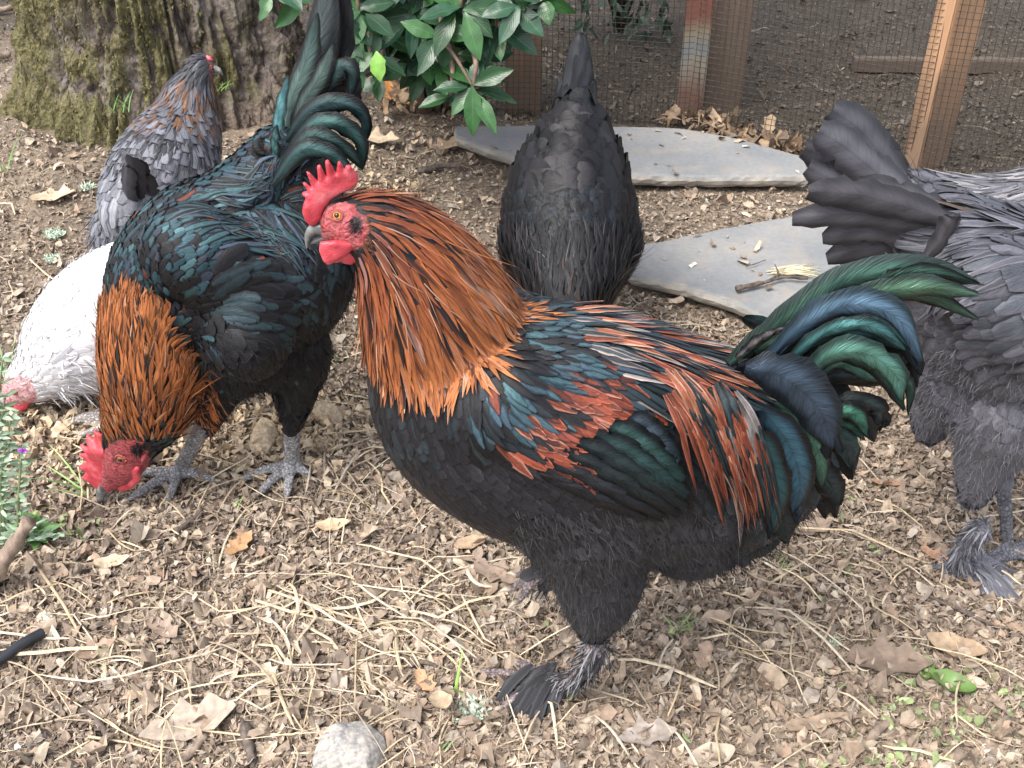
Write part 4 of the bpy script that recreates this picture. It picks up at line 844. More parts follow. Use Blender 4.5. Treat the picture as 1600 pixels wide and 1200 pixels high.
def box_post(name, label, p, ex, wx, wy, h, mat, lean=0.0, bevel=.003, cat='post'):
    """p foot centre, ex: direction of the wide face"""
    ex = nrm(np.array([ex[0], ex[1], 0.])); ey = np.array([-ex[1], ex[0], 0]); bm = bmesh.new(); bmesh.ops.create_cube(bm, size=1)
    bmesh.ops.subdivide_edges(bm, edges=[e for e in bm.edges if abs(e.verts[0].co.z - e.verts[1].co.z) > .5], cuts=10); bmesh.ops.bevel(bm, geom=[e for e in bm.edges if abs(e.verts[0].co.z - e.verts[1].co.z) > .01], offset=.04, segments=2, affect='EDGES')
    V = np.array([v.co[:] for v in bm.verts]); Fc = [tuple(v.index for v in f.verts) for f in bm.faces]; bm.free(); V = np.outer(V[:, 0] * wx, ex) + np.outer(V[:, 1] * wy, ey) + np.outer((V[:, 2] + .5) * h, [lean, 0, 1.]) ; V[:, 2] -= .04
    o = mesh_np(name, V, Fc, mat, smooth=False); o.location = (p[0], p[1], 0); return tag(o, label, cat)
F0, F1, F2 = gz(690, 186), gz(1072, 200), gz(1398, 262); F3 = F2 + nrm(F2 - F1) * .9
W1 = wood('pine_post', (.38, .21, .12), (.56, .34, .19)); W2 = wood('brown_post', (.19, .11, .07), (.32, .20, .13)); W3 = wood('weathered_board', (.14, .10, .075), (.25, .18, .13))
dirn = nrm(F2 - F1)[:2]; nin = np.array([dirn[1], -dirn[0]]); nin = nin if nin[1] > 0 else -nin     # away from the camera
pp = F2[:2] + nin * .045 + dirn * .052; box_post('wooden_post', 'bright new pine post at the right, behind the wire mesh', pp, (.62, -.78), .042, .115, 2.2, W1)
q = gz(818, 190); box_post('wooden_post', 'brown wooden post at the left behind the rear slab', (q[0], q[1] + .075), (1, 0), .085, .085, 2.2, W2)
q = gz(1072, 200)
def painted():
    m, n, l, bs = newmat('peeling_paint'); mp = mapping(n, l, (3, 3, 1)); a = N(n, 'ShaderNodeTexNoise', Scale=9.0, Detail=5.0); l.new(mp, a.inputs['Vector']); t = n.new('ShaderNodeTexCoord'); s = n.new('ShaderNodeSeparateXYZ'); l.new(t.outputs['Object'], s.inputs[0]); z = math_n(n, l, 'ADD', s.outputs[2], math_n(n, l, 'MULTIPLY', a.outputs[0], .08))
    c = ramp(n, l, z, (.0, (.20, .155, .12)), (.10, (.19, .10, .075)), (.17, (.28, .25, .20)), (.21, (.21, .23, .235)), (.25, (.27, .23, .16)), (.29, (.21, .085, .06)), (.45, (.20, .075, .055))); l.new(c, bs.inputs['Base Color']); bs.inputs['Roughness'].default_value = .8; bump(n, l, a.outputs[0], bs, .4, .002); return m
box_post('painted_board', 'narrow board with peeling red and cream paint behind the wire', (q[0] + .012, q[1] + .05), (1, -.1), .058, .03, 2.2, painted(), cat='board'); box_post('wooden_board', 'dark weathered board right next to the peeling painted board', (q[0] + .088, q[1] + .10), (1, .3), .105, .035, 2.2, W3, cat='board')
q0, q1 = gz(1335, 108), gz(1700, 118)
def plank(a, b, hw, hh, mat, label):
    a, b = np.array(a), np.array(b); d = nrm(b - a); s_ = np.array([-d[1], d[0], 0]); V = []; K = 12
    for i in range(K + 1):
        c = a + (b - a) * i / K; w_ = rng.uniform(-.002, .002)
        for u, z in ((-1, 0), (-1, .85), (-.8, 1), (.8, 1), (1, .85), (1, 0)): V.append(c - a + s_ * u * hw + [0, 0, z * hh + w_ + .004])
    Fc = [(i * 6 + j, i * 6 + (j + 1) % 6, i * 6 + 6 + (j + 1) % 6, i * 6 + 6 + j) for i in range(K) for j in range(6)] + [tuple(range(6))[::-1], tuple(K * 6 + j for j in range(6))]; o = mesh_np('plank', V, Fc, mat, smooth=False); o.location = tuple(a); tag(o, label, 'plank')
plank(gz(1330, 112), gz(1760, 116), .012, .035, wood('dark_board', (.05, .042, .036), (.10, .08, .066)), 'dark weathered plank lying on the earth inside the wire run')
M_WIRE = plain('galvanised_wire', (.075, .068, .06), .55, .5, scale=120, var=.4)
def wire_panel(a, b, h, step, label, r=.0008, rust=None, z0=.0, name='wire_mesh'):
    a, b = np.array(a, float), np.array(b, float); L = np.linalg.norm((b - a)[:2]); d = nrm(np.array([b[0] - a[0], b[1] - a[1], 0])); nn_ = np.array([-d[1], d[0], 0]); nv = int(L / step) + 1; nh_ = int(h / step) + 1; mb_V = []; Fs = []
    def line(P, r):
        P = np.array(P); t = nrm(P[-1] - P[0]); u = nn_; v = np.cross(t, u); o = len(mb_V)
        for p in P:
            for k in range(3): an = 2 * math.pi * k / 3; mb_V.append(p + u * math.cos(an) * r + v * math.sin(an) * r)
        Fs.extend([(o + i * 3 + k, o + i * 3 + (k + 1) % 3, o + i * 3 + 3 + (k + 1) % 3, o + i * 3 + 3 + k) for i in range(len(P) - 1) for k in range(3)])
    bul = lambda s_, z: nn_ * (.010 * math.sin(s_ * 9 + z * 3) + .004 * math.sin(s_ * 31 + z * 8)) * min(1, z * 6 + .3)
    for i in range(nv):
        s_ = i * step; line([a + d * s_ + [0, 0, z] + bul(s_, z) + d * .004 * math.sin(z * 7 + s_ * 3) for z in np.linspace(z0, z0 + h, 12)], r)
    for j in range(nh_):
        z = j * step; line([a + d * s_ + [0, 0, z + z0 + .003 * math.sin(s_ * 5 + z * 9)] + bul(s_, z) + nn_ * r * 1.5 for s_ in np.linspace(0, L, 24)], r)
    o = mesh_np(name, np.array(mb_V) - a, Fs, M_WIRE); o.location = tuple(a); return tag(o, label, 'wire mesh', 'panels of fine wire mesh round the run')
up = np.array([0, 0, 0])
wire_panel(F0 * [1, 1, 0], F1 * [1, 1, 0], .9, .0127, 'far panel of fine wire mesh behind the rear slab, left of the painted board'); wire_panel(F1 * [1, 1, 0], F3 * [1, 1, 0], .9, .0127, 'near panel of fine wire mesh running from the painted board past the pine post')
wire_panel(gz(1072, 200) * [1, 1, 0] + [.03, .03, 0], gz(1072, 200) * [1, 1, 0] + [.16, 1.2, 0], .9, .0127, 'inner panel of wire mesh leading back from the painted board')
# ------------------------------------------------------------------ weeds and grass
def grass(px, py, n, ln, label, col=(.22, .36, .12), z=0.0, spread=.02, lean=(0, 0), dy=0, wdt=.0022, Y=None):
    p = gz(px, py, z) if Y is None else at(px, py, Y); C = []; 
    for i in range(n):
        a = rng.uniform(0, 6.28); q = p + [rng.normal(0, spread * .4), rng.normal(0, spread * .4), 0]; 
        if z == 0 and Y is None: q[2] = ground_at_(q)
        l_ = ln * rng.uniform(.5, 1.2); d = np.array([math.cos(a) * .45 + lean[0], math.sin(a) * .45 + lean[1], 1.]); d = nrm(d); b_ = np.array([d[0], d[1], -.6]) * rng.uniform(.1, .8); C.append([q + d * l_ * t + b_ * l_ * t * t * .6 for t in np.linspace(0, 1, 7)])
    C = np.array(C); c = np.tile(np.array([[*col, 0.]]), (n, 1)); c[:, :3] *= rng.uniform(.7, 1.3, (n, 1)); C = C - p; o = feather_mesh('grass_tuft', C, np.tile([0, -1., .3], (n, 7, 1)), np.full(n, wdt), [.8, 1, .9, .7, .45, .1], c, c, M_GREEN, None); o.location = tuple(p); return tag(o, label, 'grass', 'small grass tufts')
grass(14, 300, 4, .10, 'tall thin grass blades in front of the trunk at the left edge'); grass(205, 235, 5, .07, 'dry grass sprig at the tree foot left of the grey hen', (.35, .38, .16)); grass(190, 175, 10, .05, 'fresh grass tuft growing on the mossy trunk', (.2, .36, .12), Y=TREE[1] - .30)
grass(345, 140, 5, .05, 'grass blades on the trunk at the face of the grey hen', (.24, .4, .12), lean=(.6, -.2), Y=TREE[1] - .27); grass(378, 225, 4, .06, 'grass blades between grey hen and raised tail', (.3, .4, .18), lean=(.5, 0)); grass(500, 560 - 20, 12, .05, 'olive grass tuft between the two black roosters', (.28, .34, .13)); grass(718, 1085, 2, .055, 'upright green grass blade left of the feathered foot', (.30, .50, .12), lean=(-.1, 0), wdt=.0035)
grass(135, 770, 4, .08, 'green grass blades in front of the red comb at the left', (.28, .46, .16), lean=(-.8, .1), wdt=.0035); grass(1065, 985, 9, .035, 'low grass sprig right of the front shank', (.25, .36, .14)); grass(1215, 880, 8, .03, 'low grass sprig under the tail of the front rooster', (.24, .38, .12)); grass(5, 600, 7, .10, 'bright grass at the far left edge before the white hen', (.28, .44, .2)); grass(1290, 1060, 5, .02, 'tiny green sprout at the lower right', (.25, .42, .15)); grass(700, 1190, 3, .03, 'thin green blades at the bottom centre', (.3, .45, .2), lean=(.8, 0)); grass(375, 790, 3, .03, 'short green blade between the claws of the pecking rooster', (.28, .45, .15))
def thistle():
    p = gz(12, 850); p[2] = ground_at_(p); root = empty('thistle', p, 'spiny grey-green thistle with one small purple flower at the left edge', 'weed'); mb = MB(); items = []
    for i, (tx, ty) in enumerate(((4, 560), (18, 650), (34, 700), (-25, 640), (55, 820), (8, 620), (95, 835))):
        t = at(tx, ty, p[1] + (.0 if i != 4 else -.01)); P = crom([p + [rng.normal(0, .008), 0, 0], (p + t) / 2 + [rng.normal(0, .012), -.01, .01], t], 8); mb.tube(P, np.linspace(.0026, .0012, len(P)), 6)
        for j in range(2, len(P), 1):
            for s_ in (-1, 1):
                for sub in range(2):
                    a = rng.uniform(-.5, .5) + (0 if s_ > 0 else math.pi); items.append((P[j], [math.cos(a), rng.normal(0, .5), rng.uniform(-.1, .9)], [0, -.6, .8] + rng.normal(0, .4, 3), rng.uniform(.008, .020), rng.uniform(.003, .006), [(.22, .32, .20), (.32, .42, .29), (.16, .24, .14)][rng.integers(0, 3)]))
    mb.build('stems', plain('thistle_stem', (.22, .28, .14), .7), root); leaf_batch('leaves', items, root, M_GREEN); f = at(38, 705, p[1] - .005); ms = MB(); fn = 40
    for k in range(fn): a = rng.uniform(0, 6.28); e = f + np.array([math.cos(a) * .006, -.003, math.sin(a) * .004 + .003]); ms.tube([f, e], [.0008, .0004], 4)
    ms.build('flower', plain('purple_petals', (.40, .10, .55), .5), root)
thistle()
q_ = []
p = gz(60, 838); root = empty('weed', p, 'low leafy green weed beside the weathered branch end', 'weed'); leaf_batch('leaves', [(p + [rng.normal(0, .008), rng.normal(0, .006), ground_at_(p) + .01], [rng.uniform(-.8, 1.3), rng.normal(0, .5), rng.uniform(.0, .5)], [0, -.3, 1] + rng.normal(0, .3, 3), rng.uniform(.02, .04), .013, [(.10, .22, .06), (.16, .30, .10)][k % 2]) for k in range(22)], root, M_GREEN)
def branch_end():
    P = crom([np.array([*at(-90, 960, .93)]), at(-20, 905, .94), at(15, 862, .95), at(45, 815, .96)], 8); P[:, 2] = np.maximum(P[:, 2], .02); n = len(P); o = MB().tube(P, np.linspace(.015, .008, n) * rng.uniform(.78, 1.15, n), 12).build('branch', M_PALEWOOD); tag(o, 'weathered broken branch end leaning in at the left edge', 'branch')
branch_end()
# dark shrubby bank behind the tree at the far left corner
for i, (p_, r_, lb) in enumerate([([(-60, 20), (0, 24), (30, 20)], .012, 'fallen grey branch behind the tree at the top left corner'), ([(-80, 100), (0, 98), (20, 96)], .012, 'second fallen branch left of the trunk, below the first')]): twig(p_, r_, lb, mat=M_PALEWOOD, name='fallen_branch', cat='branch')
# ================================================================== birds
BLK = (.0075, .0075, .009, 0.); BLK2 = (.015, .015, .018, 0.); TEAL = (.05, .105, .115, .5); TEAL2 = (.03, .05, .058, .45); BLUE = (.06, .085, .12, .45)
ORG = (.40, .142, .047, 0.); ORG2 = (.26, .086, .034, 0.); PALE = (.42, .26, .18, 0.); BRN = (.05, .028, .02, 0.); RED = (.145, .032, .018, 0.); GRN = (.07, .16, .12, .55)
def ground_at(x, y): return float(gh(x, y))
def toe_tips(c, dirs):
    out = []
    for a, l in dirs:
        x, y = c[0] + math.cos(R(a)) * l, c[1] + math.sin(R(a)) * l; out.append((x, y, ground_at(x, y) + .006))
    return out
def put_foot(b, px, py, dirs, r=.0065, z=None, h=.012):
    g = gz(px, py, 0.0) if z is None else z; zz = ground_at(g[0], g[1]) if z is None else g[2]
    an = np.array([g[0], g[1], zz + h]); tips = toe_tips(an, dirs) if z is None else [(an[0] + math.cos(R(a)) * l, an[1] + math.sin(R(a)) * l, an[2] - .02) for a, l in dirs]
    b.foot(an, tips, r); b.claw_tips = getattr(b, 'claw_tips', []) + [(t, (t[0] - an[0], t[1] - an[1], 0)) for t in tips]
    return an
def finish_claws(b):
    b.claws(b.claw_tips)
def shank(b, top, an, r0=.011, r1=.008):
    top = np.array(top, float); mid = top * .5 + an * .5
    b.balls([[*top, r0], [*mid, (r0 + r1) * .47], [*an, r1]], 10, 1.0, True)
# ------------------------------------------------ R1: the rooster in front
Y1 = gnd_y = gz(858, 1095)[1]
def build_front_rooster():
    g = gz(858, 1095)
    b = Bird('rooster', 'big copper-necked black rooster standing in profile in the foreground, head up', 'rooster', (at(800, 700, Y1)[0], Y1, 0), (0.12, -1, 0), .84, 'dark roosters with copper necks')
    Y = Y1; yh = Y - .03
    b.legcol = (.30, .24, .24, 1)
    b.chain([(540, 350, 40, yh), (556, 352, 45, yh), (590, 358, 55, yh), (640, 405, 83, Y - .02), (680, 480, 112, Y - .01), (708, 560, 132, Y), (760, 630, 172, Y), (860, 668, 200, Y), (960, 692, 194, Y + .01), (1060, 712, 178, Y + .02), (1150, 705, 142, Y + .03), (1220, 680, 98, Y + .04), (1262, 650, 62, Y + .045)], 6)
    b.chain([(513, 361, 16, yh), (528, 364, 25, yh), (545, 376, 30, yh)], 4)
    b.chain([(790, 640, 110, Y), (900, 700, 120, Y), (1000, 735, 100, Y), (1075, 765, 62, Y)], 5, off=.045, pair=True)       # near wing
    b.chain([(930, 780, 120, Y), (925, 840, 90, Y), (935, 890, 74, Y), (935, 935, 54, Y), (928, 975, 27, Y)], 5, flat=.9, off=.025)   # thigh
    b.chain([(1080, 830, 80, Y + .02), (1150, 790, 80, Y + .03)], 4)
    b.chain([(890, 790, 100, Y), (895, 850, 64, Y), (895, 895, 30, Y)], 5, flat=.9, off=-.05)
    top = at(925, 985, Y) + b.L * .025; an = put_foot(b, 858, 1085, [(163, .085), (208, .06), (135, .062), (10, .03)])
    kn = at(905, 1030, Y) + b.L * .02; b.balls([[*top, .013], [*kn, .0085], [*an, .0085]], 9, 1.0, True)
    # lifted foot, toes hanging loose
    t2 = at(893, 935, Y) - b.L * .05; a2 = at(862, 965, Y - .01) - b.L * .05; b.balls([[*t2, .011], [*a2, .008]], 9, 1.0, True)
    put_foot(b, 0, 0, [(185, .036), (215, .034), (150, .034), (-10, .022)], .0058, z=a2)
    face = [(503, 330), (512, 320), (534, 314), (556, 322), (570, 336), (576, 358), (570, 378), (556, 392), (530, 388), (500, 385), (484, 372), (484, 350)]
    def col(s, co, px, py):
        c = np.tile(np.array([[.012, .012, .014, 0.]]), (len(co), 1)); m = inpoly(px, py, face)
        nz = vnoise(px, py, .09, 4)[:, None]
        c[m, :3] = (np.array([.40, .055, .065]) * (1 - nz) + np.array([.50, .15, .15]) * nz)[m]
        d = np.hypot((px - 557) / 10, (py - 350) / 14) < 1; c[d & m, :3] = (.05, .035, .04)
        hk = (px < 800) & (py < 620) & ~m; c[hk, :3] = (.10, .035, .015)
        return c
    b.skin(col, .0026, 3)
    A = [(545, 310, 1, .0), (590, 320, 1, .25), (640, 330, .9, .5), (585, 400, .45, .9), (570, 450, .1, 1), (700, 380, .7, .7), (640, 450, .4, .92), (600, 520, .12, 1), (690, 520, .38, .92), (760, 440, .72, .7), (620, 610, .2, 1), (720, 610, .2, 1), (780, 540, .45, .9), (840, 450, .95, .35), (900, 470, .92, .4), (850, 560, .85, .5),
         (640, 700, .45, .9), (700, 780, .65, .75), (780, 800, .8, .6), (950, 580, .85, .5), (1050, 540, .88, .48), (1000, 700, .9, .42), (850, 740, .9, .42), (1080, 620, .65, .76), (1130, 600, .8, .6), (1150, 690, .38, .92), (1160, 800, .15, 1), (1090, 740, .55, .8), (1000, 620, .8, .6),
         (860, 880, .3, .95), (1050, 880, .4, .92), (930, 960, 0, 1), (1240, 620, .7, .7), (1230, 760, .35, .95), (1180, 860, .45, .9), (820, 850, .5, .85)]
    b.anch = A
    hack = [(560, 280), (600, 268), (670, 270), (750, 320), (810, 395), (870, 425), (925, 470), (920, 500), (830, 505), (800, 515), (815, 590), (780, 605), (720, 640), (640, 655), (596, 610), (560, 540), (535, 450), (560, 400), (580, 372), (578, 345), (560, 322), (540, 312), (515, 322), (520, 303)]
    red1 = [(790, 640), (900, 560), (930, 640), (950, 740), (900, 745), (790, 715)]
    red2 = [(870, 590), (950, 560), (985, 575), (1000, 640), (960, 665), (900, 640)]
    bar = [(740, 600), (830, 590), (850, 545), (930, 560), (880, 650), (800, 660), (740, 640)]
    green = [(970, 690), (1060, 690), (1075, 770), (1000, 760)]
    infc = inpoly(b.px, b.py, face)
    def bodycol(px, py, n):
        a, c = choose([(3, BLK, BLK2), (2, (.022, .03, .036, .25), BLK2), (1, BLK2, BLK)])(px, py, n)
        t = inpoly(px, py, bar) | ((py < 640) & (px > 800)); k = t & (rng.random(n) < .55); v = rng.random((n, 1))
        a[k] = (np.array(TEAL) * v + np.array(BLUE) * (1 - v))[k]; c[k] = (.02, .04, .05, .3)
        for pl, pr in ((red1, .72), (red2, .45), (bar, .10)):
            k = inpoly(px + rng.normal(0, 12, n), py + rng.normal(0, 9, n), pl) & (vnoise(px, py, .045, 8) + rng.normal(0, .12, n) < pr); a[k] = np.array(RED) * np.array([1, 1, 1, 0]) * (.35 + 1.2 * vnoise(px[k], py[k], .05, 6)[:, None]) * rng.uniform(.8, 1.2, (k.sum(), 1)); c[k] = np.array([(.28, .075, .04, 0), (.02, .02, .024, 0), (.32, .14, .10, 0)])[rng.integers(0, 3, k.sum())]
        low = (py > 700) & (px < 950) & ~inpoly(px, py, red1); a[low] = np.array([.014, .0137, .017, .0]) * rng.uniform(.85, 1.2, (low.sum(), 1)); c[low] = (.024, .023, .028, 0)
        return a, c
    b.plumage('body_feathers', ~infc & (b.py < 900), .0075, .030, .014, ROUND, bodycol, 3, lift=.0022, wiggle=.08)
    b.plumage('wing_bow_feathers', inpoly(b.px, b.py, red1) | inpoly(b.px, b.py, red2) | inpoly(b.px, b.py, bar) | ((b.px > 780) & (b.px < 1000) & (b.py < 640) & (b.py > 470)), .0058, .032, .0095, [.5, .85, 1, 1, .95, .8, .55, .2], bodycol, 4, lift=.004, base=.002, wiggle=.1)
    # belly and thigh fluff
    flm = lambda x, y: ((y > 795) & (x > 800) & (x < 1260)) | ((y > 860) & (x > 820))
    fc = choose([(4, (.014, .0137, .016, 0), (.02, .02, .023, 0)), (1, (.035, .034, .038, 0), (.045, .044, .048, 0))])
    dfc = choose([(3, (.036, .035, .038, 0), (.046, .045, .049, 0)), (1, (.054, .053, .057, 0), (.07, .069, .074, 0))], .2)
    b.plumage('down_feathers', flm, .0065, .034, .024, ROUND, dfc, 4, lift=.0022, base=.001, wiggle=.12, mat=M_FLUFF)
    b.fluff('belly_fluff', flm, .0050, .012, dfc, 8, out=.30, spread=.45, width=.0006)
    # hackle
    hm = inpoly(b.px, b.py, hack) & ~infc
    def hc(px, py, n):
        a, c = choose([(6, ORG, ORG), (4.5, ORG2, ORG), (1.8, BRN, ORG2), (1.2, ORG, PALE), (.8, BLK2, BRN), (.3, PALE, PALE)], .2)(px, py, n)
        q = np.clip((np.hypot(px - 550, py - 350) - 40) / 210, 0, 1)[:, None]; g_ = np.hstack([.55 + .45 * q, .42 + .58 * q, .55 + .45 * q, np.ones_like(q)]); return a * g_, c * g_
    hl = lambda px, py: np.interp(np.hypot(px - 545, py - 350), [15, 60, 130, 260, 400], [.018, .034, .062, .085, .075])
    hw = lambda px, py: np.interp(np.hypot(px - 545, py - 350), [20, 120, 300], [.0030, .0052, .0080])
    b.plumage('hackle_feathers', hm, .0046, hl, hw, LANCE, hc, 6, clip=hack, lift=.005, base=.0015, wiggle=.09, label='copper orange hackle feathers of the neck')
    b.fluff('hackle_wisps', hm & (b.py < 520) & (b.px < 760), .008, .045, choose([(2, ORG, ORG), (1, PALE, PALE), (1, BRN, BRN)]), 2, out=.10, width=.0010, spread=.10)
    # saddle
    sad = lambda x, y: (inpoly(x, y, [(900, 470), (960, 480), (1060, 520), (1160, 560), (1190, 590), (1190, 700), (1120, 720), (1040, 650), (960, 600), (880, 510)]))
    so = choose([(2.2, RED, (.32, .12, .075, 0)), (2.6, (.03, .045, .055, .3), (.30, .24, .22, 0)), (3.4, TEAL2, BLK2), (1.5, BLUE, BLK2), (1.4, (.27, .07, .03, 0), (.40, .27, .20, 0)), (1.1, (.20, .18, .17, 0), (.34, .29, .27, 0))], .25)
    b.plumage('saddle_feathers', sad, .0068, lambda x, y: np.interp(x, [900, 1050, 1160], [.045, .08, .10]), .0068, LANCE, so, 7, lift=.009, base=.003, wiggle=.07, label='long narrow saddle feathers streaked red and cream')
    # tail
    dk = (.02, .03, .032, .3)
    T = [([(1140, 570, Y), (1235, 500, Y), (1330, 440, Y), (1430, 425, Y + .01), (1525, 440, Y + .02)], 62, GRN, (.10, .14, .13, .3), .0),
         ([(1180, 550, Y), (1280, 500, Y), (1370, 462, Y), (1450, 450, Y), (1530, 462, Y)], 46, (.10, .2, .13, .5), (.05, .08, .07, .4), .012),
         ([(1190, 570, Y), (1270, 500, Y), (1340, 476, Y), (1405, 500, Y), (1440, 565, Y)], 50, (.10, .18, .26, .5), (.05, .08, .10, .45), .03),
         ([(1215, 580, Y), (1290, 520, Y), (1360, 510, Y), (1415, 545, Y)], 30, (.06, .17, .17, .5), (.03, .06, .06, .4), .036),
         ([(1240, 610, Y), (1300, 555, Y), (1360, 555, Y), (1402, 590, Y), (1408, 625, Y)], 46, (.10, .24, .19, .5), (.04, .08, .07, .45), .042),
         ([(1240, 610, Y), (1310, 590, Y), (1370, 590, Y), (1428, 560, Y), (1432, 605, Y)], 34, dk, BLK, .01),
         ([(1270, 640, Y), (1330, 625, Y), (1375, 640, Y), (1370, 665, Y)], 30, dk, BLK, .03),
         ([(1260, 615, Y), (1300, 640, Y), (1340, 650, Y), (1355, 680, Y)], 32, (.05, .16, .11, .6), BLK2, .05),
         ([(1240, 640, Y), (1290, 670, Y), (1325, 700, Y), (1330, 730, Y)], 36, dk, (.04, .09, .09, .5), .045),
         ([(1165, 575, Y), (1225, 590, Y), (1280, 640, Y), (1300, 700, Y)], 74, (.05, .075, .11, .45), (.03, .04, .05, .3), .065),
         ([(1210, 630, Y), (1255, 660, Y), (1280, 710, Y), (1285, 760, Y)], 42, GRN, BLK2, .058),
         ([(1190, 640, Y), (1230, 690, Y), (1250, 750, Y), (1240, 800, Y)], 56, (.04, .10, .14, .5), BLK2, .075),
         ([(1160, 650, Y), (1195, 710, Y), (1215, 770, Y), (1205, 830, Y)], 52, (.03, .09, .10, .5), BLK2, .085),
         ([(1215, 700, Y), (1265, 730, Y), (1300, 760, Y), (1310, 790, Y)], 46, dk, BLK, .045), ([(1180, 730, Y), (1220, 800, Y), (1230, 850, Y)], 50, dk, BLK, .05),
         ([(1150, 560, Y), (1190, 530, Y), (1225, 512, Y)], 20, (.12, .11, .11, 0), BLK2, .02)] + [
         ([(1190, 590, Y), (1280, 540, Y), (1370, 530, Y), (1430, 560, Y)], 60, dk, BLK, -.005), ([(1200, 610, Y), (1290, 580, Y), (1370, 575, Y), (1405, 600, Y)], 56, BLK2, BLK, -.008), ([(1170, 590, Y), (1260, 530, Y), (1340, 490, Y), (1420, 490, Y)], 60, BLK2, BLK, -.004),
         ([(1210, 630, Y), (1280, 620, Y), (1350, 650, Y), (1365, 690, Y)], 56, BLK2, BLK, .0), ([(1210, 650, Y), (1270, 660, Y), (1320, 700, Y), (1330, 750, Y)], 56, BLK, BLK2, .004), ([(1200, 680, Y), (1250, 710, Y), (1290, 760, Y), (1290, 810, Y)], 56, BLK, BLK2, .01)]
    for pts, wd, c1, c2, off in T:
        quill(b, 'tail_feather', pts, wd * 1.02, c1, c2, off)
    for pts, wd, c1, c2, off in T[:14]:
        for q in range(2):
            j = rng.normal(0, 7, (len(pts), 2)); f_ = rng.uniform(.25, .7)
            quill(b, 'tail_feather', [(p[0] + j[i, 0], p[1] + j[i, 1] + 10 * (q + .3), Y) for i, p in enumerate(pts)], wd * rng.uniform(.5, .85), tuple(np.array(c1) * [f_, f_, f_, 1]), BLK2, off - .003 * (q + 1))
    for k, (x0, y0, x1, y1, wd, c) in enumerate(((830, 735, 1010, 812, 30, (.014, .014, .017, .1)), (850, 718, 1040, 812, 30, (.016, .018, .022, .2)), (880, 705, 1062, 806, 34, (.014, .020, .022, .3)), (905, 690, 1075, 795, 38, (.016, .026, .028, .35)), (930, 680, 1075, 775, 44, (.02, .045, .045, .45)), (955, 665, 1068, 750, 48, (.024, .06, .055, .5)), (985, 650, 1060, 722, 46, (.025, .04, .055, .4)))):
        pts = [on_skin(b, x0 + (x1 - x0) * t, y0 + (y1 - y0) * (t ** 1.15), .002 + .007 * t + .0012 * k) for t in (0, .33, .66, 1)]; ys = [p[2] for p in pts]; pts = [(p[0], p[1], min(p[2], np.median(ys) + .02)) for p in pts]
        quill(b, 'wing_feather', pts, wd, c, (.01, .012, .014, .2), 0, twist=.25, prof=[.5, .8, .95, 1, 1, 1, .95, .8, .45])
    for pts, wd, c1, c2, off in T[6:9:2]:
        quill(b, 'tail_feather', [(x, y, q) for x, y, q in pts], wd, c1, c2, off, mirror=True)
    b.plumage('tail_coverts', lambda x, y: (x > 1165), .009, .045, .022, ROUND, choose([(2, TEAL2, BLK2), (2, dk, BLK2), (1, BLUE, BLK2)]), 4, lift=.006, base=.004)
    b.plumage('vent_feathers', lambda x, y: (x > 1130) & (y > 740), .009, .034, .024, ROUND, dfc, 4, lift=.005, wiggle=.25, mat=M_FLUFF); b.fluff('vent_fluff', lambda x, y: (x > 1130) & (y > 760), .007, .024, fc, 6, out=.4, spread=.5, width=.0008)
    for i in range(58):
        x0 = rng.uniform(1035, 1165); y0 = 560 + (x0 - 985) * .22 + rng.uniform(0, 75); x1 = x0 + rng.uniform(45, 80) * (1 - .25 * (x0 > 1110)); y1 = y0 + rng.uniform(120, 185)
        if x1 < 1085: y1 = min(y1, 770)
        pts = [on_skin(b, x0 + (x1 - x0) * (t ** .75), y0 + (y1 - y0) * (t ** 1.15), .007 + .006 * t) for t in (0, .33, .66, 1)]; fl = Y - .102
        pts = [(p[0], p[1], max(min(p[2], Y - .080 - .022 * min(1, j)), Y - .128)) for j, p in enumerate(pts)]
        c1, c2 = choose([(3, RED, (.26, .085, .05, 0)), (2, TEAL2, BLK2), (1.5, (.24, .065, .03, 0), (.30, .17, .12, 0)), (.6, (.14, .13, .13, 0), (.24, .21, .20, 0))])(np.zeros(1), np.zeros(1), 1); quill(b, 'saddle_feather', pts, rng.uniform(9, 14), tuple(c1[0] * [.9, .9, .9, 1]), tuple(c2[0]), 0, twist=.25, mat=M_FEATHER, prof=LANCE, k=10)
    # shank feathering and the feathered outer toe
    lm = b.isleg.copy(); b.isleg[:] = False
    b.anch = [(905, 1000, -.3, 1), (880, 1060, -.35, 1), (850, 1100, -.6, .8), (800, 1110, -.9, .5)]
    lf = choose([(2, (.03, .03, .034, 0), (.06, .06, .066, 0)), (2, (.24, .235, .25, 0), (.36, .35, .37, 0))])
    gm = lm & (b.px > 840) & (b.px < 950) & (b.py > 985) & (b.py < 1085) & (b.design(b.co)[0] > 860 - (b.py - 1085) * .0)
    b.fluff('shank_feathers', gm, .0045, .024, lf, 3, out=.15, spread=.2, width=.0018)
    an = np.array(an)
    n = 120; C = []
    for i in range(n):
        a = R(rng.uniform(192, 250)); l = rng.uniform(.022, .058); h0 = rng.uniform(.0, .022); p = an + [rng.normal(0, .006), rng.normal(0, .006), h0]
        dd = np.array([math.cos(a), math.sin(a), 0]); C.append([p + dd * l * t + np.array([0, 0, -(h0 + .008) * t * t]) for t in np.linspace(0, 1, 5)])
    C = np.array(C); gx = gh(C[..., 0], C[..., 1]); C[..., 2] = np.maximum(C[..., 2], gx + .003)
    c1, c2 = const((.03, .03, .034, 0), (.055, .055, .06, 0), .3)(None, None, n)
    feather_mesh('foot_feathers', C, np.tile(np.array([0, -.5, 1.]), (n, 5, 1)), np.full(n, .011), ROUND, c1, c2, M_FLUFF, b.root)
    b.isleg = lm
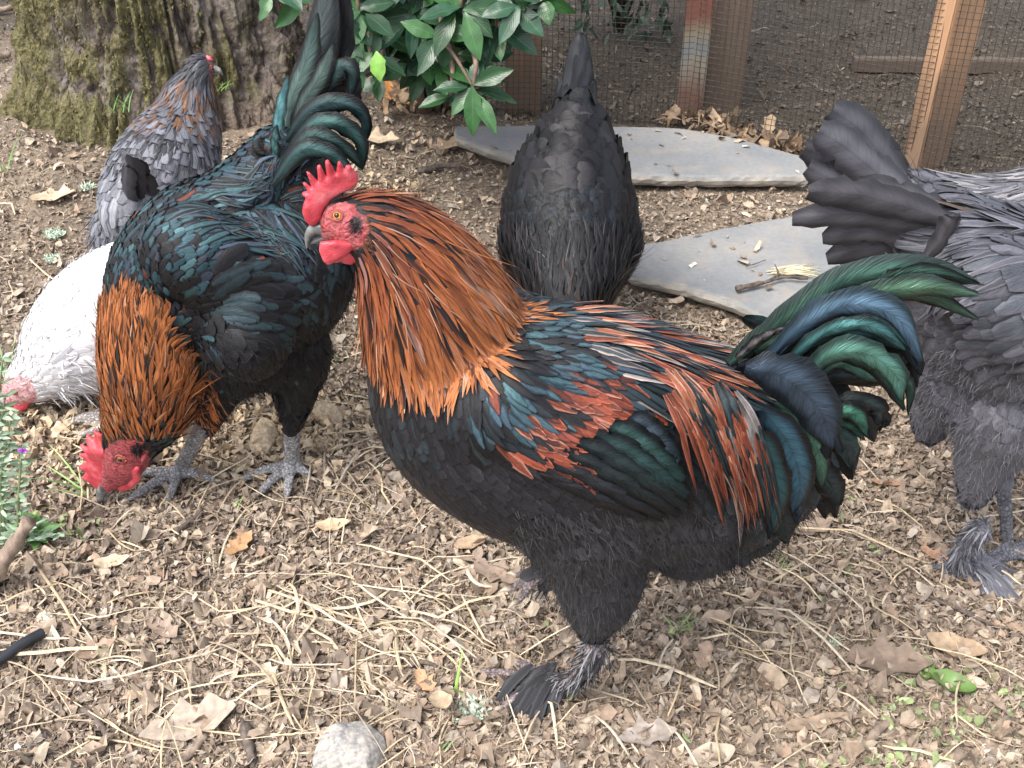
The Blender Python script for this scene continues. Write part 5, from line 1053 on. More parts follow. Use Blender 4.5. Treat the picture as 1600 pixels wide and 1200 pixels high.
    # head furniture
    comb = [(487, 354), (477, 345), (472, 330), (474, 318), (478, 310), (470, 304), (474, 300), (481, 300), (472, 287), (475, 284), (487, 294), (478, 267), (483, 268), (497, 284), (495, 257), (500, 254), (510, 276), (508, 248), (513, 246), (525, 270), (528, 249), (532, 249), (538, 264), (541, 256), (547, 255), (551, 263), (558, 271), (561, 282), (556, 294), (545, 300), (530, 305), (518, 312), (508, 325), (504, 342), (496, 350)]
    pix_plate(b, 'comb', comb, yh - .001, .0040, .0055)
    pix_plate(b, 'wattle', [(500, 378), (498, 392), (505, 410), (515, 415), (530, 406), (545, 398), (556, 386), (552, 378), (525, 374)], yh, .0035, .006, off=.018)
    pix_plate(b, 'wattle', [(528, 398), (535, 412), (550, 415), (565, 405), (577, 385), (578, 364), (570, 356), (558, 366), (552, 384)], yh, .0035, .006, off=.010)
    pix_plate(b, 'wattle', [(508, 380), (506, 392), (512, 408), (525, 412), (548, 405), (556, 386), (552, 378), (525, 374)], yh, .0035, .006, off=-.014)
    beak(b, [(508, 357, yh), (493, 357, yh), (482, 367, yh), (479, 388, yh)], [(510, 372, yh), (496, 376, yh), (485, 381, yh)], 12)
    eye_on(b, 527, 337, yh, 7.8, (.50, .24, .04))
    b.fluff('ear_tuft', inpoly(b.px, b.py, [(548, 338), (562, 336), (572, 350), (562, 366), (550, 362)]), .0018, .006, const((.03, .02, .025, 0)), 6, out=.1, width=.0007)
    finish_claws(b); return b
# ------------------------------------------------ R2: the rooster pecking behind
def build_pecking_rooster():
    Yf = gz(455, 745)[1]
    b = Bird('rooster', 'black rooster with orange neck bent down to peck, tail raised high before the tree', 'rooster', (at(350, 600, Yf)[0], Yf, 0), (-.45, -1, 0), .88, 'dark roosters with copper necks')
    Y = Yf
    yb = lambda x: np.interp(x, [170, 300, 480], [Y - .06, Y - .01, Y + .08])
    pt = lambda x, y, r, d=0: (x, y, r, float(yb(x)) + d)
    b.legcol = (.42, .41, .42, 1); yh = Y - .05
    b.chain([(190, 730, 30, yh), (196, 712, 38, yh), (208, 680, 46, yh), (232, 628, 68, Y - .05), (242, 565, 84, Y - .04), (262, 490, 100, Y - .02), (300, 440, 128, Y), (355, 415, 143, Y + .02), (415, 415, 137, Y + .03), (450, 370, 105, Y + .05), (450, 305, 80, Y + .06), (448, 255, 52, Y + .07)], 6)
    b.chain([(172, 752, 17, yh), (182, 738, 24, yh)], 3)
    b.chain([(340, 350, 72, Y + .01), (395, 295, 58, Y + .03), (432, 240, 42, Y + .05)], 5)
    b.chain([(400, 520, 92, Y + .02), (450, 545, 66, Y + .02), (460, 595, 38, Y + .01), (457, 640, 21, Y)], 5, off=.0)
    b.chain([(350, 545, 80, Y), (338, 590, 48, Y - .01), (322, 650, 22, Y - .02)], 5)
    b.chain([(300, 400, 85, Y), (380, 440, 95, Y + .02), (440, 470, 70, Y + .05)], 5, off=.05, pair=True)
    a1 = put_foot(b, 283, 745, [(185, .085), (215, .075), (265, .05), (-10, .05)], .0075); shank(b, at(318, 665, Y - .02), a1 + [0, 0, .006], .0125, .011)
    a2 = put_foot(b, 458, 735, [(200, .07), (235, .065), (270, .055), (-30, .03)], .0075); shank(b, at(456, 650, Y), a2 + [0, 0, .006], .0135, .012)
    face = [(166, 696), (185, 688), (206, 688), (230, 692), (236, 715), (228, 745), (205, 775), (165, 790), (148, 780), (152, 740)]
    def col(s, co, px, py):
        c = np.tile(np.array([[.012, .012, .014, 0.]]), (len(co), 1)); m = inpoly(px, py, face)
        c[m, :3] = (.40, .07, .08); c[(py > 470) & (px < 330) & ~m, :3] = (.08, .03, .015); k = np.hypot(px - 186, py - 716) < 10; c[k & m, :3] = (.14, .04, .045); return c
    b.skin(col, .003, 3)
    b.anch = [(190, 690, .1, -1), (215, 640, .15, -1), (180, 600, 0, -1), (270, 640, .35, -.9), (290, 570, .1, -1), (210, 520, .0, -1), (260, 470, .3, -.95), (190, 450, .3, -1), (230, 380, .7, -.7), (300, 330, .8, -.6), (300, 430, .85, -.5), (380, 300, .8, -.6), (380, 400, .9, -.35), (430, 260, .5, -.9), (460, 330, .7, -.6), (500, 420, .8, .1), (400, 500, .8, .35), (330, 560, .6, .6), (450, 560, .3, .95), (520, 500, .5, .8), (455, 620, 0, 1), (330, 620, 0, 1), (300, 500, .7, -.3), (450, 460, .9, .0)]
    infc = inpoly(b.px, b.py, face)
    hk = [(150, 690), (150, 600), (158, 500), (185, 490), (190, 455), (250, 480), (262, 520), (290, 545), (330, 600), (325, 655), (300, 680), (240, 690), (228, 688), (175, 700)]
    def bc(px, py, n):
        a, c = choose([(2.2, BLK, BLK2), (2.5, (.035, .075, .095, .5), BLK), (1.5, (.04, .05, .07, .4), BLK), (1.2, TEAL, BLK2), (.08, RED, BLK2)])(px, py, n)
        dk = (py > 470 + (px - 300) * .15) & (px > 270) | (px > 480); k = dk & (rng.random(n) < .8); a[k] = np.array(BLK) * 1.; c[k] = BLK2
        return a, c
    b.plumage('body_feathers', ~infc, .0078, .030, .0135, ROUND, bc, 3, lift=.0025, wiggle=.08)
    b.plumage('saddle_feathers', lambda x, y: inpoly(x, y, [(250, 350), (330, 270), (430, 220), (500, 250), (520, 330), (430, 380), (320, 390)]), .008, .060, .008, LANCE, choose([(3, BLK, (.05, .08, .09, .3)), (2, TEAL, BLK2), (2, BLUE, BLK2), (.25, RED, BLK2)]), 5, lift=.006, base=.002, wiggle=.12)
    b.plumage('wing_feathers', lambda x, y: inpoly(x, y, [(330, 420), (420, 420), (480, 470), (430, 520), (330, 500)]), .010, .05, .018, ROUND, choose([(3, BLK, BLK2), (2, TEAL2, BLK2)]), 4, lift=.005, base=.003, wiggle=.15)
    def hc(px, py, n):
        a, c = choose([(5, ORG, ORG2), (4, ORG2, ORG), (2.2, BRN, ORG2), (1.4, BLK2, BRN), (.6, ORG, PALE)], .2)(px, py, n); return a, c
    hm = inpoly(b.px, b.py, hk) & ~infc; hk2 = [(140, 700), (130, 600), (140, 480), (185, 440), (195, 430), (265, 460), (280, 510), (305, 545), (345, 600), (340, 670), (300, 700), (175, 710)]
    hl = lambda px, py: np.interp(py, [480, 560, 620, 690], [.05, .07, .06, .028])
    b.plumage('hackle_feathers', hm, .0052, hl, lambda x, y: np.interp(y, [500, 600, 690], [.0075, .0065, .0038]), LANCE, hc, 5, clip=hk2, lift=.006, base=.0015, wiggle=.13, label='orange and black hackle feathers of the bent neck')
    b.fluff('hackle_wisps', hm, .008, .045, choose([(2, ORG, ORG), (1, PALE, PALE), (2, BRN, BRN)]), 2, out=.12, width=.0012, spread=.14)
    flm = lambda x, y: ((y > 520) & (x > 300)) | ((x > 500) & (y > 380))
    b.plumage('down_feathers', flm, .011, .034, .024, ROUND, const(BLK, BLK2, .4), 4, lift=.005, wiggle=.25)
    b.fluff('belly_fluff', flm, .008, .018, const(BLK, BLK2, .4), 5, out=.3, spread=.45, width=.001)
    fT = [([(448, 250, Y + .08), (470, 150, Y + .10), (497, 60, Y + .12), (515, -60, Y + .14)], 64, (.06, .075, .075, .35), (.03, .035, .04, .2), .0),
          ([(440, 250, Y + .07), (452, 170, Y + .09), (480, 90, Y + .11), (495, 20, Y + .12)], 40, (.05, .09, .08, .4), BLK2, .02),
          ([(470, 250, Y + .08), (510, 160, Y + .10), (532, 80, Y + .12), (530, -50, Y + .14)], 52, BLK2, BLK, -.02),
          ([(425, 250, Y + .06), (432, 200, Y + .07), (438, 160, Y + .08), (450, 118, Y + .09)], 22, (.05, .14, .15, .5), (.02, .05, .055, .4), .03),
          ([(455, 225, Y + .07), (470, 170, Y + .08), (500, 120, Y + .08), (520, 70, Y + .09)], 34, (.05, .08, .07, .45), BLK, .03),
          ([(470, 210, Y + .07), (500, 145, Y + .08), (530, 105, Y + .08), (548, 115, Y + .08), (548, 150, Y + .08)], 36, (.03, .06, .06, .4), BLK, .025),
          ([(440, 235, Y + .06), (480, 175, Y + .06), (530, 160, Y + .06), (568, 185, Y + .06), (566, 232, Y + .06)], 30, (.02, .045, .047, .45), BLK, .035),
          ([(440, 250, Y + .05), (490, 195, Y + .05), (535, 198, Y + .05), (562, 225, Y + .05), (565, 265, Y + .05)], 32, (.03, .075, .072, .5), (.015, .02, .02, .3), .045),
          ([(430, 275, Y + .05), (480, 215, Y + .05), (530, 228, Y + .05), (568, 265, Y + .05)], 30, (.022, .05, .045, .45), BLK2, .055),
          ([(425, 290, Y + .04), (470, 235, Y + .04), (520, 245, Y + .04), (550, 275, Y + .04)], 30, (.03, .07, .07, .5), BLK2, .06),
          ([(430, 260, Y + .06), (428, 225, Y + .06), (432, 195, Y + .06)], 18, (.05, .13, .13, .5), BLK2, .05),
          ([(520, 120, Y + .1), (545, 130, Y + .1), (552, 180, Y + .09)], 36, BLK, BLK, .0), ([(415, 270, Y + .05), (400, 240, Y + .05), (408, 215, Y + .05)], 26, BLK, BLK2, .04), ([(470, 270, Y + .05), (510, 262, Y + .05), (555, 290, Y + .05)], 34, BLK, BLK2, .055)]
    for pts, wd, c1, c2, off in fT: quill(b, 'tail_feather', pts, wd, c1, c2, off, twist=.3)
    lm = b.isleg.copy(); b.isleg[:] = False
    b.anch = [(460, 660, .1, 1), (300, 700, 0, 1)]
    b.fluff('shank_feathers', lm & (b.px > 430) & (b.py < 745) & (b.px > 455), .005, .03, const((.06, .06, .065, 0), (.14, .14, .15, 0), .4), 4, out=.25, spread=.2, width=.002)
    b.isleg = lm
    comb = [(176, 768), (168, 770), (152, 764), (140, 752), (129, 744), (137, 736), (124, 728), (136, 721), (121, 710), (137, 709), (124, 693), (141, 699), (132, 679), (147, 688), (145, 672), (158, 680), (170, 694), (172, 712), (176, 735)]
    pix_plate(b, 'comb', comb, yh, .0045, .009, step=.003) if False else pix_plate(b, 'comb', comb, yh, .0045, .009)
    pix_plate(b, 'wattle', [(186, 742), (182, 756), (190, 767), (205, 765), (218, 752), (220, 730), (214, 724), (200, 734)], yh, .004, .007, off=.016)
    b.fluff('ear_tuft', np.hypot(b.px - 214, b.py - 700) < 9, .002, .008, const(BLK), 6, out=.15, width=.0009); pix_plate(b, 'earlobe', [(222, 694), (230, 698), (228, 716), (221, 724), (217, 706)], yh, .003, .005, off=.032)
    beak(b, [(170, 750, yh), (160, 766, yh), (156, 780, yh), (158, 790, yh)], [(176, 758, yh), (168, 772, yh), (162, 784, yh)], 10)
    eye_on(b, 189, 717, yh, 7.0, (.30, .12, .03))
    finish_claws(b); return b
# ------------------------------------------------ hens
M_WHITE = feather_mat('white_plumage', .6, .08)
BLUE_G = (.13, .135, .16, .0); BLUE_D = (.06, .06, .072, 0); BLUE_L = (.26, .265, .30, 0)
def build_grey_hen():
    Y = 1.66
    b = Bird('hen', 'slate grey hen with brown neck, back turned, beside the mossy tree trunk', 'hen', (at(240, 300, Y)[0], Y, 0), (-1, .35, 0), .95, 'grey hens')
    b.chain([(205, 335, 44, Y - .08), (225, 312, 68, Y - .03), (252, 285, 84, Y), (266, 250, 76, Y + .04), (286, 206, 58, Y + .09), (296, 162, 43, Y + .11), (308, 125, 26, Y + .12), (314, 108, 22, Y + .12)], 6)
    b.chain([(195, 365, 50, Y - .05), (232, 370, 72, Y)], 4)
    b.chain([(314, 108, 20, Y + .12), (328, 110, 13, Y + .125)], 3)
    for dx in (-.045, .045):
        p = at(225, 380, Y); g = np.array([p[0] + dx, Y + .02, 0]); g[2] = ground_at(g[0], g[1]) + .01
        b.balls([[*(p + [dx, .02, 0]), .035], [g[0], g[1], g[2] + .06, .014]], 4); b.balls([[g[0], g[1], g[2] + .06, .008], [*g, .007]], 8, 1, True)
        tp = toe_tips(g, [(60, .05), (90, .055), (125, .05), (-90, .025)]); b.foot(g, tp, .006); b.claw_tips = getattr(b, 'claw_tips', []) + [(t, (t[0] - g[0], t[1] - g[1], 0)) for t in tp]
    def col(s, co, px, py):
        c = np.tile(np.array([[.05, .05, .058, 0.]]), (len(co), 1)); m = inpoly(px, py, [(320, 88), (345, 88), (350, 135), (326, 135), (318, 105)]); c[m, :3] = (.16, .09, .09); return c
    b.skin(col, .004, 3)
    b.anch = [(310, 90, -.6, .4, -.3), (300, 140, -.25, 1, -.3), (290, 200, -.3, .9, -.4), (320, 220, 0, 1, -.4), (270, 250, -.3, .6, -.6), (230, 290, -.2, .6, -.8), (180, 300, -.3, .8, -.6), (310, 290, .1, .8, -.6), (200, 370, -.1, 1, -.3), (260, 370, .0, 1, -.3), (160, 340, -.1, 1, -.3)]
    infc = inpoly(b.px, b.py, [(325, 92), (345, 88), (350, 130), (328, 128)])
    b.plumage('body_feathers', ~infc & (b.py > 150), .013, .040, .024, ROUND, choose([(3, (.15, .155, .175, 0), (.095, .095, .11, 0)), (2, (.18, .185, .21, 0), (.11, .11, .13, 0)), (1, BLUE_G, (.08, .08, .095, 0))], .12), 3, lift=.005, wiggle=.08)
    b.plumage('wing_feathers', lambda x, y: (y > 290) & ((x < 190) | (x > 270)), .016, .07, .022, BLADE, choose([(2, (.18, .185, .21, 0), BLUE_D), (1, BLUE_L, BLUE_D)]), 4, lift=.006, base=.003, wiggle=.06)
    b.plumage('neck_feathers', ~infc & (b.py < 235), .0055, lambda x, y: np.interp(y, [90, 140, 230], [.018, .04, .05]), lambda x, y: np.interp(y, [90, 140, 230], [.007, .007, .009]), LANCE,
              lambda x, y, n: (lambda A, B, k: (np.where(k[:, None], A[0], B[0]), np.where(k[:, None], A[1], B[1])))(choose([(1.6, (.20, .10, .055, 0), (.15, .085, .055, 0)), (2.4, BLUE_G, BLUE_D), (1.2, (.09, .055, .04, 0), (.2, .11, .07, 0))])(x, y, n), choose([(2, (.05, .05, .055, 0), BLUE_D), (1, BLUE_D, BLUE_G)])(x, y, n), (y > 122) & (y < 192)), 4, lift=.004, base=.001, wiggle=.1)
    b.fluff('belly_fluff', lambda x, y: (y > 350), .009, .03, const(BLUE_G, BLUE_D, .3), 4, out=.3, width=.002)
    for pts, wd, c in (([(215, 330, Y - .07), (212, 285, Y - .12), (206, 245, Y - .15)], 34, (.035, .035, .04, 0)), ([(225, 325, Y - .06), (222, 285, Y - .11), (212, 250, Y - .14)], 30, (.05, .05, .058, 0)), ([(205, 335, Y - .07), (198, 295, Y - .12), (200, 262, Y - .14)], 30, (.06, .06, .07, 0)), ([(235, 330, Y - .05), (236, 300, Y - .10), (228, 275, Y - .12)], 26, (.045, .045, .05, 0))):
        quill(b, 'tail_feather', pts, wd, c, (.03, .03, .035, 0), 0, face=(pts[0][0] / 60 - 3.6, -1, .35), prof=BLADE, mat=M_VANE)
    yh = Y + .12
    beak(b, [(334, 108, yh), (342, 110, yh), (348, 118, yh)], [(334, 114, yh), (342, 116, yh)], 6)
    pix = [(316, 90), (322, 85), (329, 86), (334, 96), (326, 96)]
    o = pix; c = at(325, 92, yh); pts = [at(x, y, yh) for x, y in pix]
    pillow('comb', pts, .003, .005, (c, np.array([1., 0, 0]), nrm(np.array([0, sp, cp])), nrm(np.array([0, -cp, sp]))), M_COMB, b.root)
    eye_on(b, 331, 107, yh, 4, (.25, .1, .03), both=False)
    finish_claws(b); return b
def build_white_hen():
    Y = 1.33
    b = Bird('hen', 'white hen with pink face pecking at the left, behind the bent rooster', 'hen', (at(150, 560, Y)[0], Y, 0), (-.15, -1, 0), .85)
    b.legcol = (.55, .50, .47, 1)
    b.chain([(28, 612, 24, Y - .04), (40, 600, 32, Y - .04), (75, 575, 50, Y - .03), (115, 540, 78, Y - .02), (165, 505, 100, Y), (220, 480, 108, Y + .01), (270, 450, 90, Y + .03), (310, 410, 50, Y + .04)], 6)
    b.chain([(12, 625, 12, Y - .04), (24, 618, 17, Y - .04)], 3)
    b.chain([(220, 560, 55, Y), (225, 610, 28, Y)], 4)
    a = put_foot(b, 205, 672, [(180, .06), (205, .08), (150, .06), (0, .03)], .007); shank(b, at(222, 615, Y), a, .01, .009)
    a = put_foot(b, 285, 660, [(180, .06), (205, .06), (150, .06), (0, .03)], .007); shank(b, at(262, 600, Y + .05), a, .01, .009)
    b.balls([[*at(262, 560, Y + .05), .05], [*at(262, 600, Y + .05), .018]], 4)
    tip = gz(103, 670); aa = gz(172, 662); b.balls([[*(aa + [0, 0, .02]), .010], [*(aa * .5 + tip * .5 + [0, 0, .016]), .009], [*(tip + [0, 0, .008]), .005]], 8, 1, True)
    def col(s, co, px, py):
        c = np.tile(np.array([[.78, .77, .78, 0.]]), (len(co), 1)); nz = vnoise(px, py, .1, 4)[:, None]; m = inpoly(px, py, [(0, 590), (30, 586), (52, 596), (58, 622), (44, 640), (20, 645), (-10, 640)]); c[m, :3] = ((.70, .25, .28) + nz * (0, .25, .22))[m]; return c
    b.skin(col, .0035, 3)
    b.anch = [(40, 590, .7, -.6), (80, 550, .75, -.7), (60, 620, .9, -.2), (140, 440, .75, -.65), (140, 560, .95, -.15), (200, 520, 1, .0), (250, 400, .9, -.4), (150, 620, .9, .3), (250, 600, .3, .9), (250, 480, 1, -.1)]
    infc = inpoly(b.px, b.py, [(-10, 592), (28, 588), (50, 598), (56, 622), (40, 645), (-10, 650)])
    W_ = (.66, .655, .67, 0); wc = choose([(6, W_, (.70, .695, .71, 0)), (2, (.52, .52, .56, 0), W_), (.12, (.35, .35, .38, 0), (.7, .7, .72, 0))], .03)  # grey-centred feathers mixed in: soft shading put into the white plumage
    b.plumage('body_feathers', ~infc, .010, lambda x, y: np.interp(x, [30, 100, 200], [.02, .035, .045]), lambda x, y: np.interp(x, [30, 100, 200], [.007, .012, .024]), ROUND, wc, 3, lift=.0012, wiggle=.06, mat=M_WHITE)
    b.fluff('neck_wisps', lambda x, y: (x < 110) & ~infc, .010, .018, wc, 2, out=.05, width=.0013, spread=.2)
    b.fluff('belly_fluff', lambda x, y: (y > 560) & (x > 90), .008, .022, wc, 4, out=.15, width=.0016)
    b.plumage('wing_feathers', lambda x, y: (x > 180) & (y > 440) & (y < 560), .014, .07, .02, BLADE, wc, 4, lift=.003, base=.002, mat=M_WHITE)
    for k in range(4): quill(b, 'tail_feather', [(300, 420, Y + .04), (330, 380 - 6 * k, Y + .05), (350 + 4 * k, 340 - 8 * k, Y + .06)], 30, W_, W_, 0, prof=BLADE, mat=M_VANE)
    yh = Y - .04
    for poly, off in (([(22, 626), (20, 640), (30, 646), (42, 640), (50, 622), (40, 616)], .012), ([(0, 600), (8, 592), (18, 590), (28, 594), (20, 604), (8, 610)], 0)):
        pix_plate(b, 'wattle' if off else 'comb', poly, yh, .0035, .006, off=off)
    beak(b, [(10, 622, yh), (-2, 632, yh), (-8, 644, yh)], [(14, 630, yh), (2, 638, yh)], 8); eye_on(b, 22, 613, yh, 4.5, (.3, .12, .04))
    finish_claws(b); return b
def build_black_hen():
    Y = 1.50
    b = Bird('hen', 'black hen with head down and tail up, before the stone slabs', 'hen', (at(890, 360, Y)[0], Y, 0), (1, 0.02, 0), 1.0)
    b.chain([(888, 520, 34, Y - .20), (888, 470, 52, Y - .15), (890, 420, 80, Y - .08), (890, 365, 100, Y), (890, 315, 97, Y + .05), (895, 262, 76, Y + .10), (898, 215, 52, Y + .13), (902, 175, 28, Y + .16), (905, 150, 14, Y + .18)], 6)
    b.chain([(888, 560, 22, Y - .22), (888, 590, 12, Y - .23)], 3)
    b.chain([(840, 380, 58, Y - .01), (838, 320, 52, Y + .05)], 4); b.chain([(942, 380, 58, Y - .01), (942, 320, 52, Y + .05)], 4)
    for dx in (-.05, .05):
        g = np.array([at(890, 400, Y)[0] + dx, Y + .02, 0]); g[2] = ground_at(g[0], g[1]) + .01
        b.balls([[g[0], g[1], .14, .05], [g[0], g[1], .075, .018]], 4); b.balls([[g[0], g[1], .075, .009], [*g, .008]], 8, 1, True)
        tp = toe_tips(g, [(-60, .05), (-90, .055), (-125, .05), (90, .025)]); b.foot(g, tp, .006); b.claw_tips = getattr(b, 'claw_tips', []) + [(t, (t[0] - g[0], t[1] - g[1], 0)) for t in tp]
    def col(s, co, px, py):
        return np.tile(np.array([[.012, .012, .014, 0.]]), (len(co), 1))
    b.skin(col, .004, 3)
    b.base = b.base * [1, 1, 1]
    b.anch = [(890, 500, 0, -1, .5), (890, 430, 0, -.8, .6), (830, 420, -.35, -.7, .5), (950, 420, .35, -.7, .5), (890, 360, 0, -.6, .8), (800, 360, -.1, -.8, .6), (985, 360, .1, -.8, .6), (890, 300, 0, -.7, .8), (820, 260, .15, -.8, .6), (965, 260, -.15, -.8, .6), (895, 210, .05, -.8, .6), (905, 150, .0, -1, .4)]
    b.plumage('body_feathers', (b.py < 470) & (b.py > 175), .0115, .034, .026, ROUND, choose([(3, (.012, .0125, .015, .15), (.004, .004, .005, 0)), (2, (.016, .020, .025, .25), BLK), (1, BLK, BLK2)], .2), 4, lift=.004, wiggle=.10, tip=.001, mat=M_GLOSS)
    b.plumage('rump_feathers', lambda x, y: (y < 310) & (y > 195), .020, .042, .040, ROUND, choose([(2, (.011, .011, .013, .1), (.004, .004, .005, 0)), (1, (.02, .018, .022, .1), BLK)]), 4, lift=.006, base=.003, wiggle=.18, tip=.004)
    b.plumage('neck_feathers', b.py > 385, .007, .045, .006, LANCE, choose([(3, BLK, BLK2), (.35, BRN, BLK), (.4, (.03, .03, .034, 0), (.05, .05, .055, 0))]), 4, lift=.006, base=.003, wiggle=.22)
    b.fluff('neck_wisps', lambda x, y: (y > 380) & (y < 470), .012, .045, choose([(2, BLK2, BLK2), (1, (.16, .16, .17, 0), (.16, .16, .17, 0))]), 2, out=.12, width=.0011, spread=.15)
    for x0, x1, yt, wd, dY in ((885, 890, 82, 32, .27), (895, 905, 50, 34, .30), (903, 914, 54, 30, .30), (912, 922, 88, 32, .27), (893, 897, 66, 34, .285), (918, 930, 125, 30, .25), (880, 872, 118, 30, .25)):
        quill(b, 'tail_feather', [((x0 + 897) / 2, 200, Y + .14), (x0, 150, Y + .19), (x1, yt + 30, Y + dY - .03), (x1, yt, Y + dY)], wd, (.022, .024, .028, .15), (.010, .011, .014, .1), 0, prof=SICK, mat=M_VANE, face=((x1 - 903) / 25, -1, .35))
    yh = Y - .2; c = at(888, 545, Y - .22)
    for s_ in (-1, 1): MB().tube([c + [.013 * s_, -.01, .004], c + [.015 * s_, -.012, .004]], [.004, .003], 8).build('eye', M_PUPIL, b.root)
    beak(b, [(888, 585, Y - .235), (888, 598, Y - .24), (888, 612, Y - .238)], [(888, 590, Y - .225), (888, 605, Y - .23)], 9)
    V = [c + np.array([0, -.02 + .04 * t, .02 + .010 * math.sin(t * 3.1) + .004 * (i % 2)]) for i, t in enumerate(np.linspace(0, 1, 9))]
    MB().tube(V, [.002, .004, .005, .005, .005, .005, .005, .004, .002], 8).build('comb', M_COMB, b.root)
    finish_claws(b); return b
def build_blue_bird_a():
    Y = .985
    b = Bird('rooster', 'slate blue fluffy rooster with copper flecks at the right edge, walking out of view', 'rooster', (at(1600, 600, Y)[0], Y, 0), (0, -1, 0), .85)
    b.legcol = (.20, .20, .23, 1)
    b.chain([(1432, 360, 36, Y), (1470, 395, 70, Y), (1530, 450, 115, Y), (1600, 500, 148, Y), (1680, 510, 150, Y), (1750, 460, 130, Y), (1800, 370, 85, Y), (1835, 290, 55, Y), (1850, 240, 40, Y)], 6)
    b.chain([(1505, 560, 70, Y), (1515, 600, 78, Y), (1570, 610, 80, Y)], 4)
    b.chain([(1885, 240, 15, Y), (1868, 238, 26, Y)], 3)
    b.chain([(1575, 640, 85, Y), (1552, 690, 55, Y), (1532, 738, 34, Y), (1522, 775, 17, Y)], 5, flat=.9, off=.03)
    b.chain([(1495, 610, 55, Y), (1462, 645, 34, Y), (1455, 670, 22, Y)], 5, flat=.9, off=-.06)
    b.chain([(1540, 450, 70, Y), (1620, 490, 95, Y), (1700, 480, 80, Y)], 5, off=.05, pair=True)
    an = put_foot(b, 1518, 895, [(-8, .05), (22, .075), (-45, .05), (172, .05)], .0072)
    top = at(1520, 800, Y) + b.L * .03; kn = at(1492, 850, Y) + b.L * .02; b.balls([[*top, .013], [*kn, .011], [*an, .010]], 8, 1, True)
    gg = gz(1452, 790); g = gz(1575, 868); g[2] = ground_at(g[0], g[1]) + .010; b.balls([[*(at(1590, 740, Y) - b.L * .05), .03], [*(at(1588, 770, Y) - b.L * .05), .012]], 4); b.balls([[*(at(1588, 770, Y) - b.L * .05), .012], [*g, .008]], 9, 1, True)
    tp = toe_tips(g, [(0, .05), (30, .05), (-35, .05), (180, .03)]); b.foot(g, tp); b.claw_tips += [(t, (t[0] - g[0], t[1] - g[1], 0)) for t in tp]
    b.skin(lambda s, co, px, py: np.tile(np.array([[.08, .078, .09, 0.]]), (len(co), 1)), .004, 3)
    b.anch = [(1440, 380, -.9, -.1), (1500, 400, -.8, .3), (1560, 400, -.8, .4), (1600, 420, -.8, .5), (1500, 480, -.7, .6), (1600, 520, -.8, .5), (1500, 600, -.4, .9), (1440, 600, -.4, .9), (1560, 660, -.2, 1), (1530, 760, -.1, 1), (1700, 450, -.9, .3), (1800, 350, -.5, .8), (1700, 600, -.6, .7), (1450, 680, -.2, 1)]
    gA = choose([(3, (.088, .088, .104, 0), (.055, .055, .065, 0)), (2, (.072, .070, .083, 0), (.105, .105, .12, 0)), (1, (.055, .055, .064, 0), (.085, .085, .10, 0))], .15)
    b.plumage('body_feathers', lambda x, y: (y < 640), .0105, .042, .022, ROUND, gA, 4, lift=.005, wiggle=.1)
    b.plumage('wing_feathers', lambda x, y: inpoly(x, y, [(1530, 430), (1620, 380), (1800, 400), (1780, 560), (1600, 560)]), .013, .06, .022, ROUND, choose([(2, (.095, .095, .115, 0), (.045, .045, .055, 0)), (1, (.07, .078, .094, .1), (.10, .10, .12, 0))], .12), 4, lift=.007, base=.004)
    b.plumage('saddle_feathers', lambda x, y: inpoly(x, y, [(1440, 330), (1540, 320), (1640, 370), (1620, 430), (1540, 450), (1470, 430)]), .0095, .075, .0085, LANCE, choose([(3, (.09, .09, .11, 0), (.15, .15, .17, 0)), (.2, (.13, .08, .055, 0), (.20, .15, .12, 0)), (2, (.045, .045, .055, 0), (.12, .12, .14, 0))]), 5, lift=.010, base=.004, wiggle=.12)
    fl = choose([(3, (.14, .137, .155, 0), (.16, .157, .175, 0)), (1, (.22, .215, .24, 0), (.24, .235, .26, 0)), (1, (.09, .088, .10, 0), (.10, .10, .11, 0))])
    flm = lambda x, y: ((y > 540) & (x < 1640)) | (y > 620)
    b.plumage('down_feathers', flm, .008, .036, .026, ROUND, choose([(3, (.12, .118, .135, 0), (.135, .132, .15, 0)), (1, (.15, .147, .165, 0), (.16, .157, .175, 0))], .08), 4, lift=.0025, base=.001, wiggle=.2, mat=M_FLUFF)
    b.fluff('belly_fluff', flm, .0052, .012, choose([(3, (.13, .128, .145, 0), (.14, .138, .155, 0)), (1, (.18, .175, .2, 0), (.19, .185, .21, 0))], .12), 8, out=.38, spread=.6, width=.0007)
    g1, g2 = (.065, .062, .070, .05), (.028, .027, .031, 0)
    T = [([(1500, 350, Y), (1420, 325, Y), (1340, 305, Y), (1262, 300, Y)], 52), ([(1500, 365, Y), (1420, 345, Y), (1330, 335, Y), (1238, 342, Y)], 44), ([(1500, 385, Y), (1420, 370, Y), (1340, 362, Y), (1285, 372, Y)], 44),
         ([(1510, 400, Y), (1430, 392, Y), (1350, 390, Y), (1292, 405, Y)], 42), ([(1510, 410, Y), (1440, 405, Y), (1370, 408, Y), (1310, 425, Y)], 40), ([(1510, 430, Y), (1450, 425, Y), (1390, 425, Y), (1335, 434, Y)], 36),
         ([(1490, 340, Y), (1450, 315, Y), (1400, 300, Y), (1340, 285, Y)], 40), ([(1440, 410, Y), (1468, 380, Y), (1485, 345, Y), (1488, 335, Y)], 30)]
    for i, (p, wd) in enumerate(T):
        v = rng.uniform(.8, 1.35); quill(b, 'tail_feather', p, wd, tuple(np.array(g1) * v), tuple(np.array(g2) * v), .035 - .009 * i if i < 7 else .07, prof=BLADE, mat=M_VANE, twist=.25)
    lm = b.isleg.copy(); b.isleg[:] = False; b.anch = [(1520, 800, -.3, 1), (1490, 850, .1, 1), (1510, 890, .6, .6)]
    lf = choose([(2, (.10, .10, .12, 0), (.15, .15, .17, 0)), (1, (.25, .25, .28, 0), (.3, .3, .33, 0))])
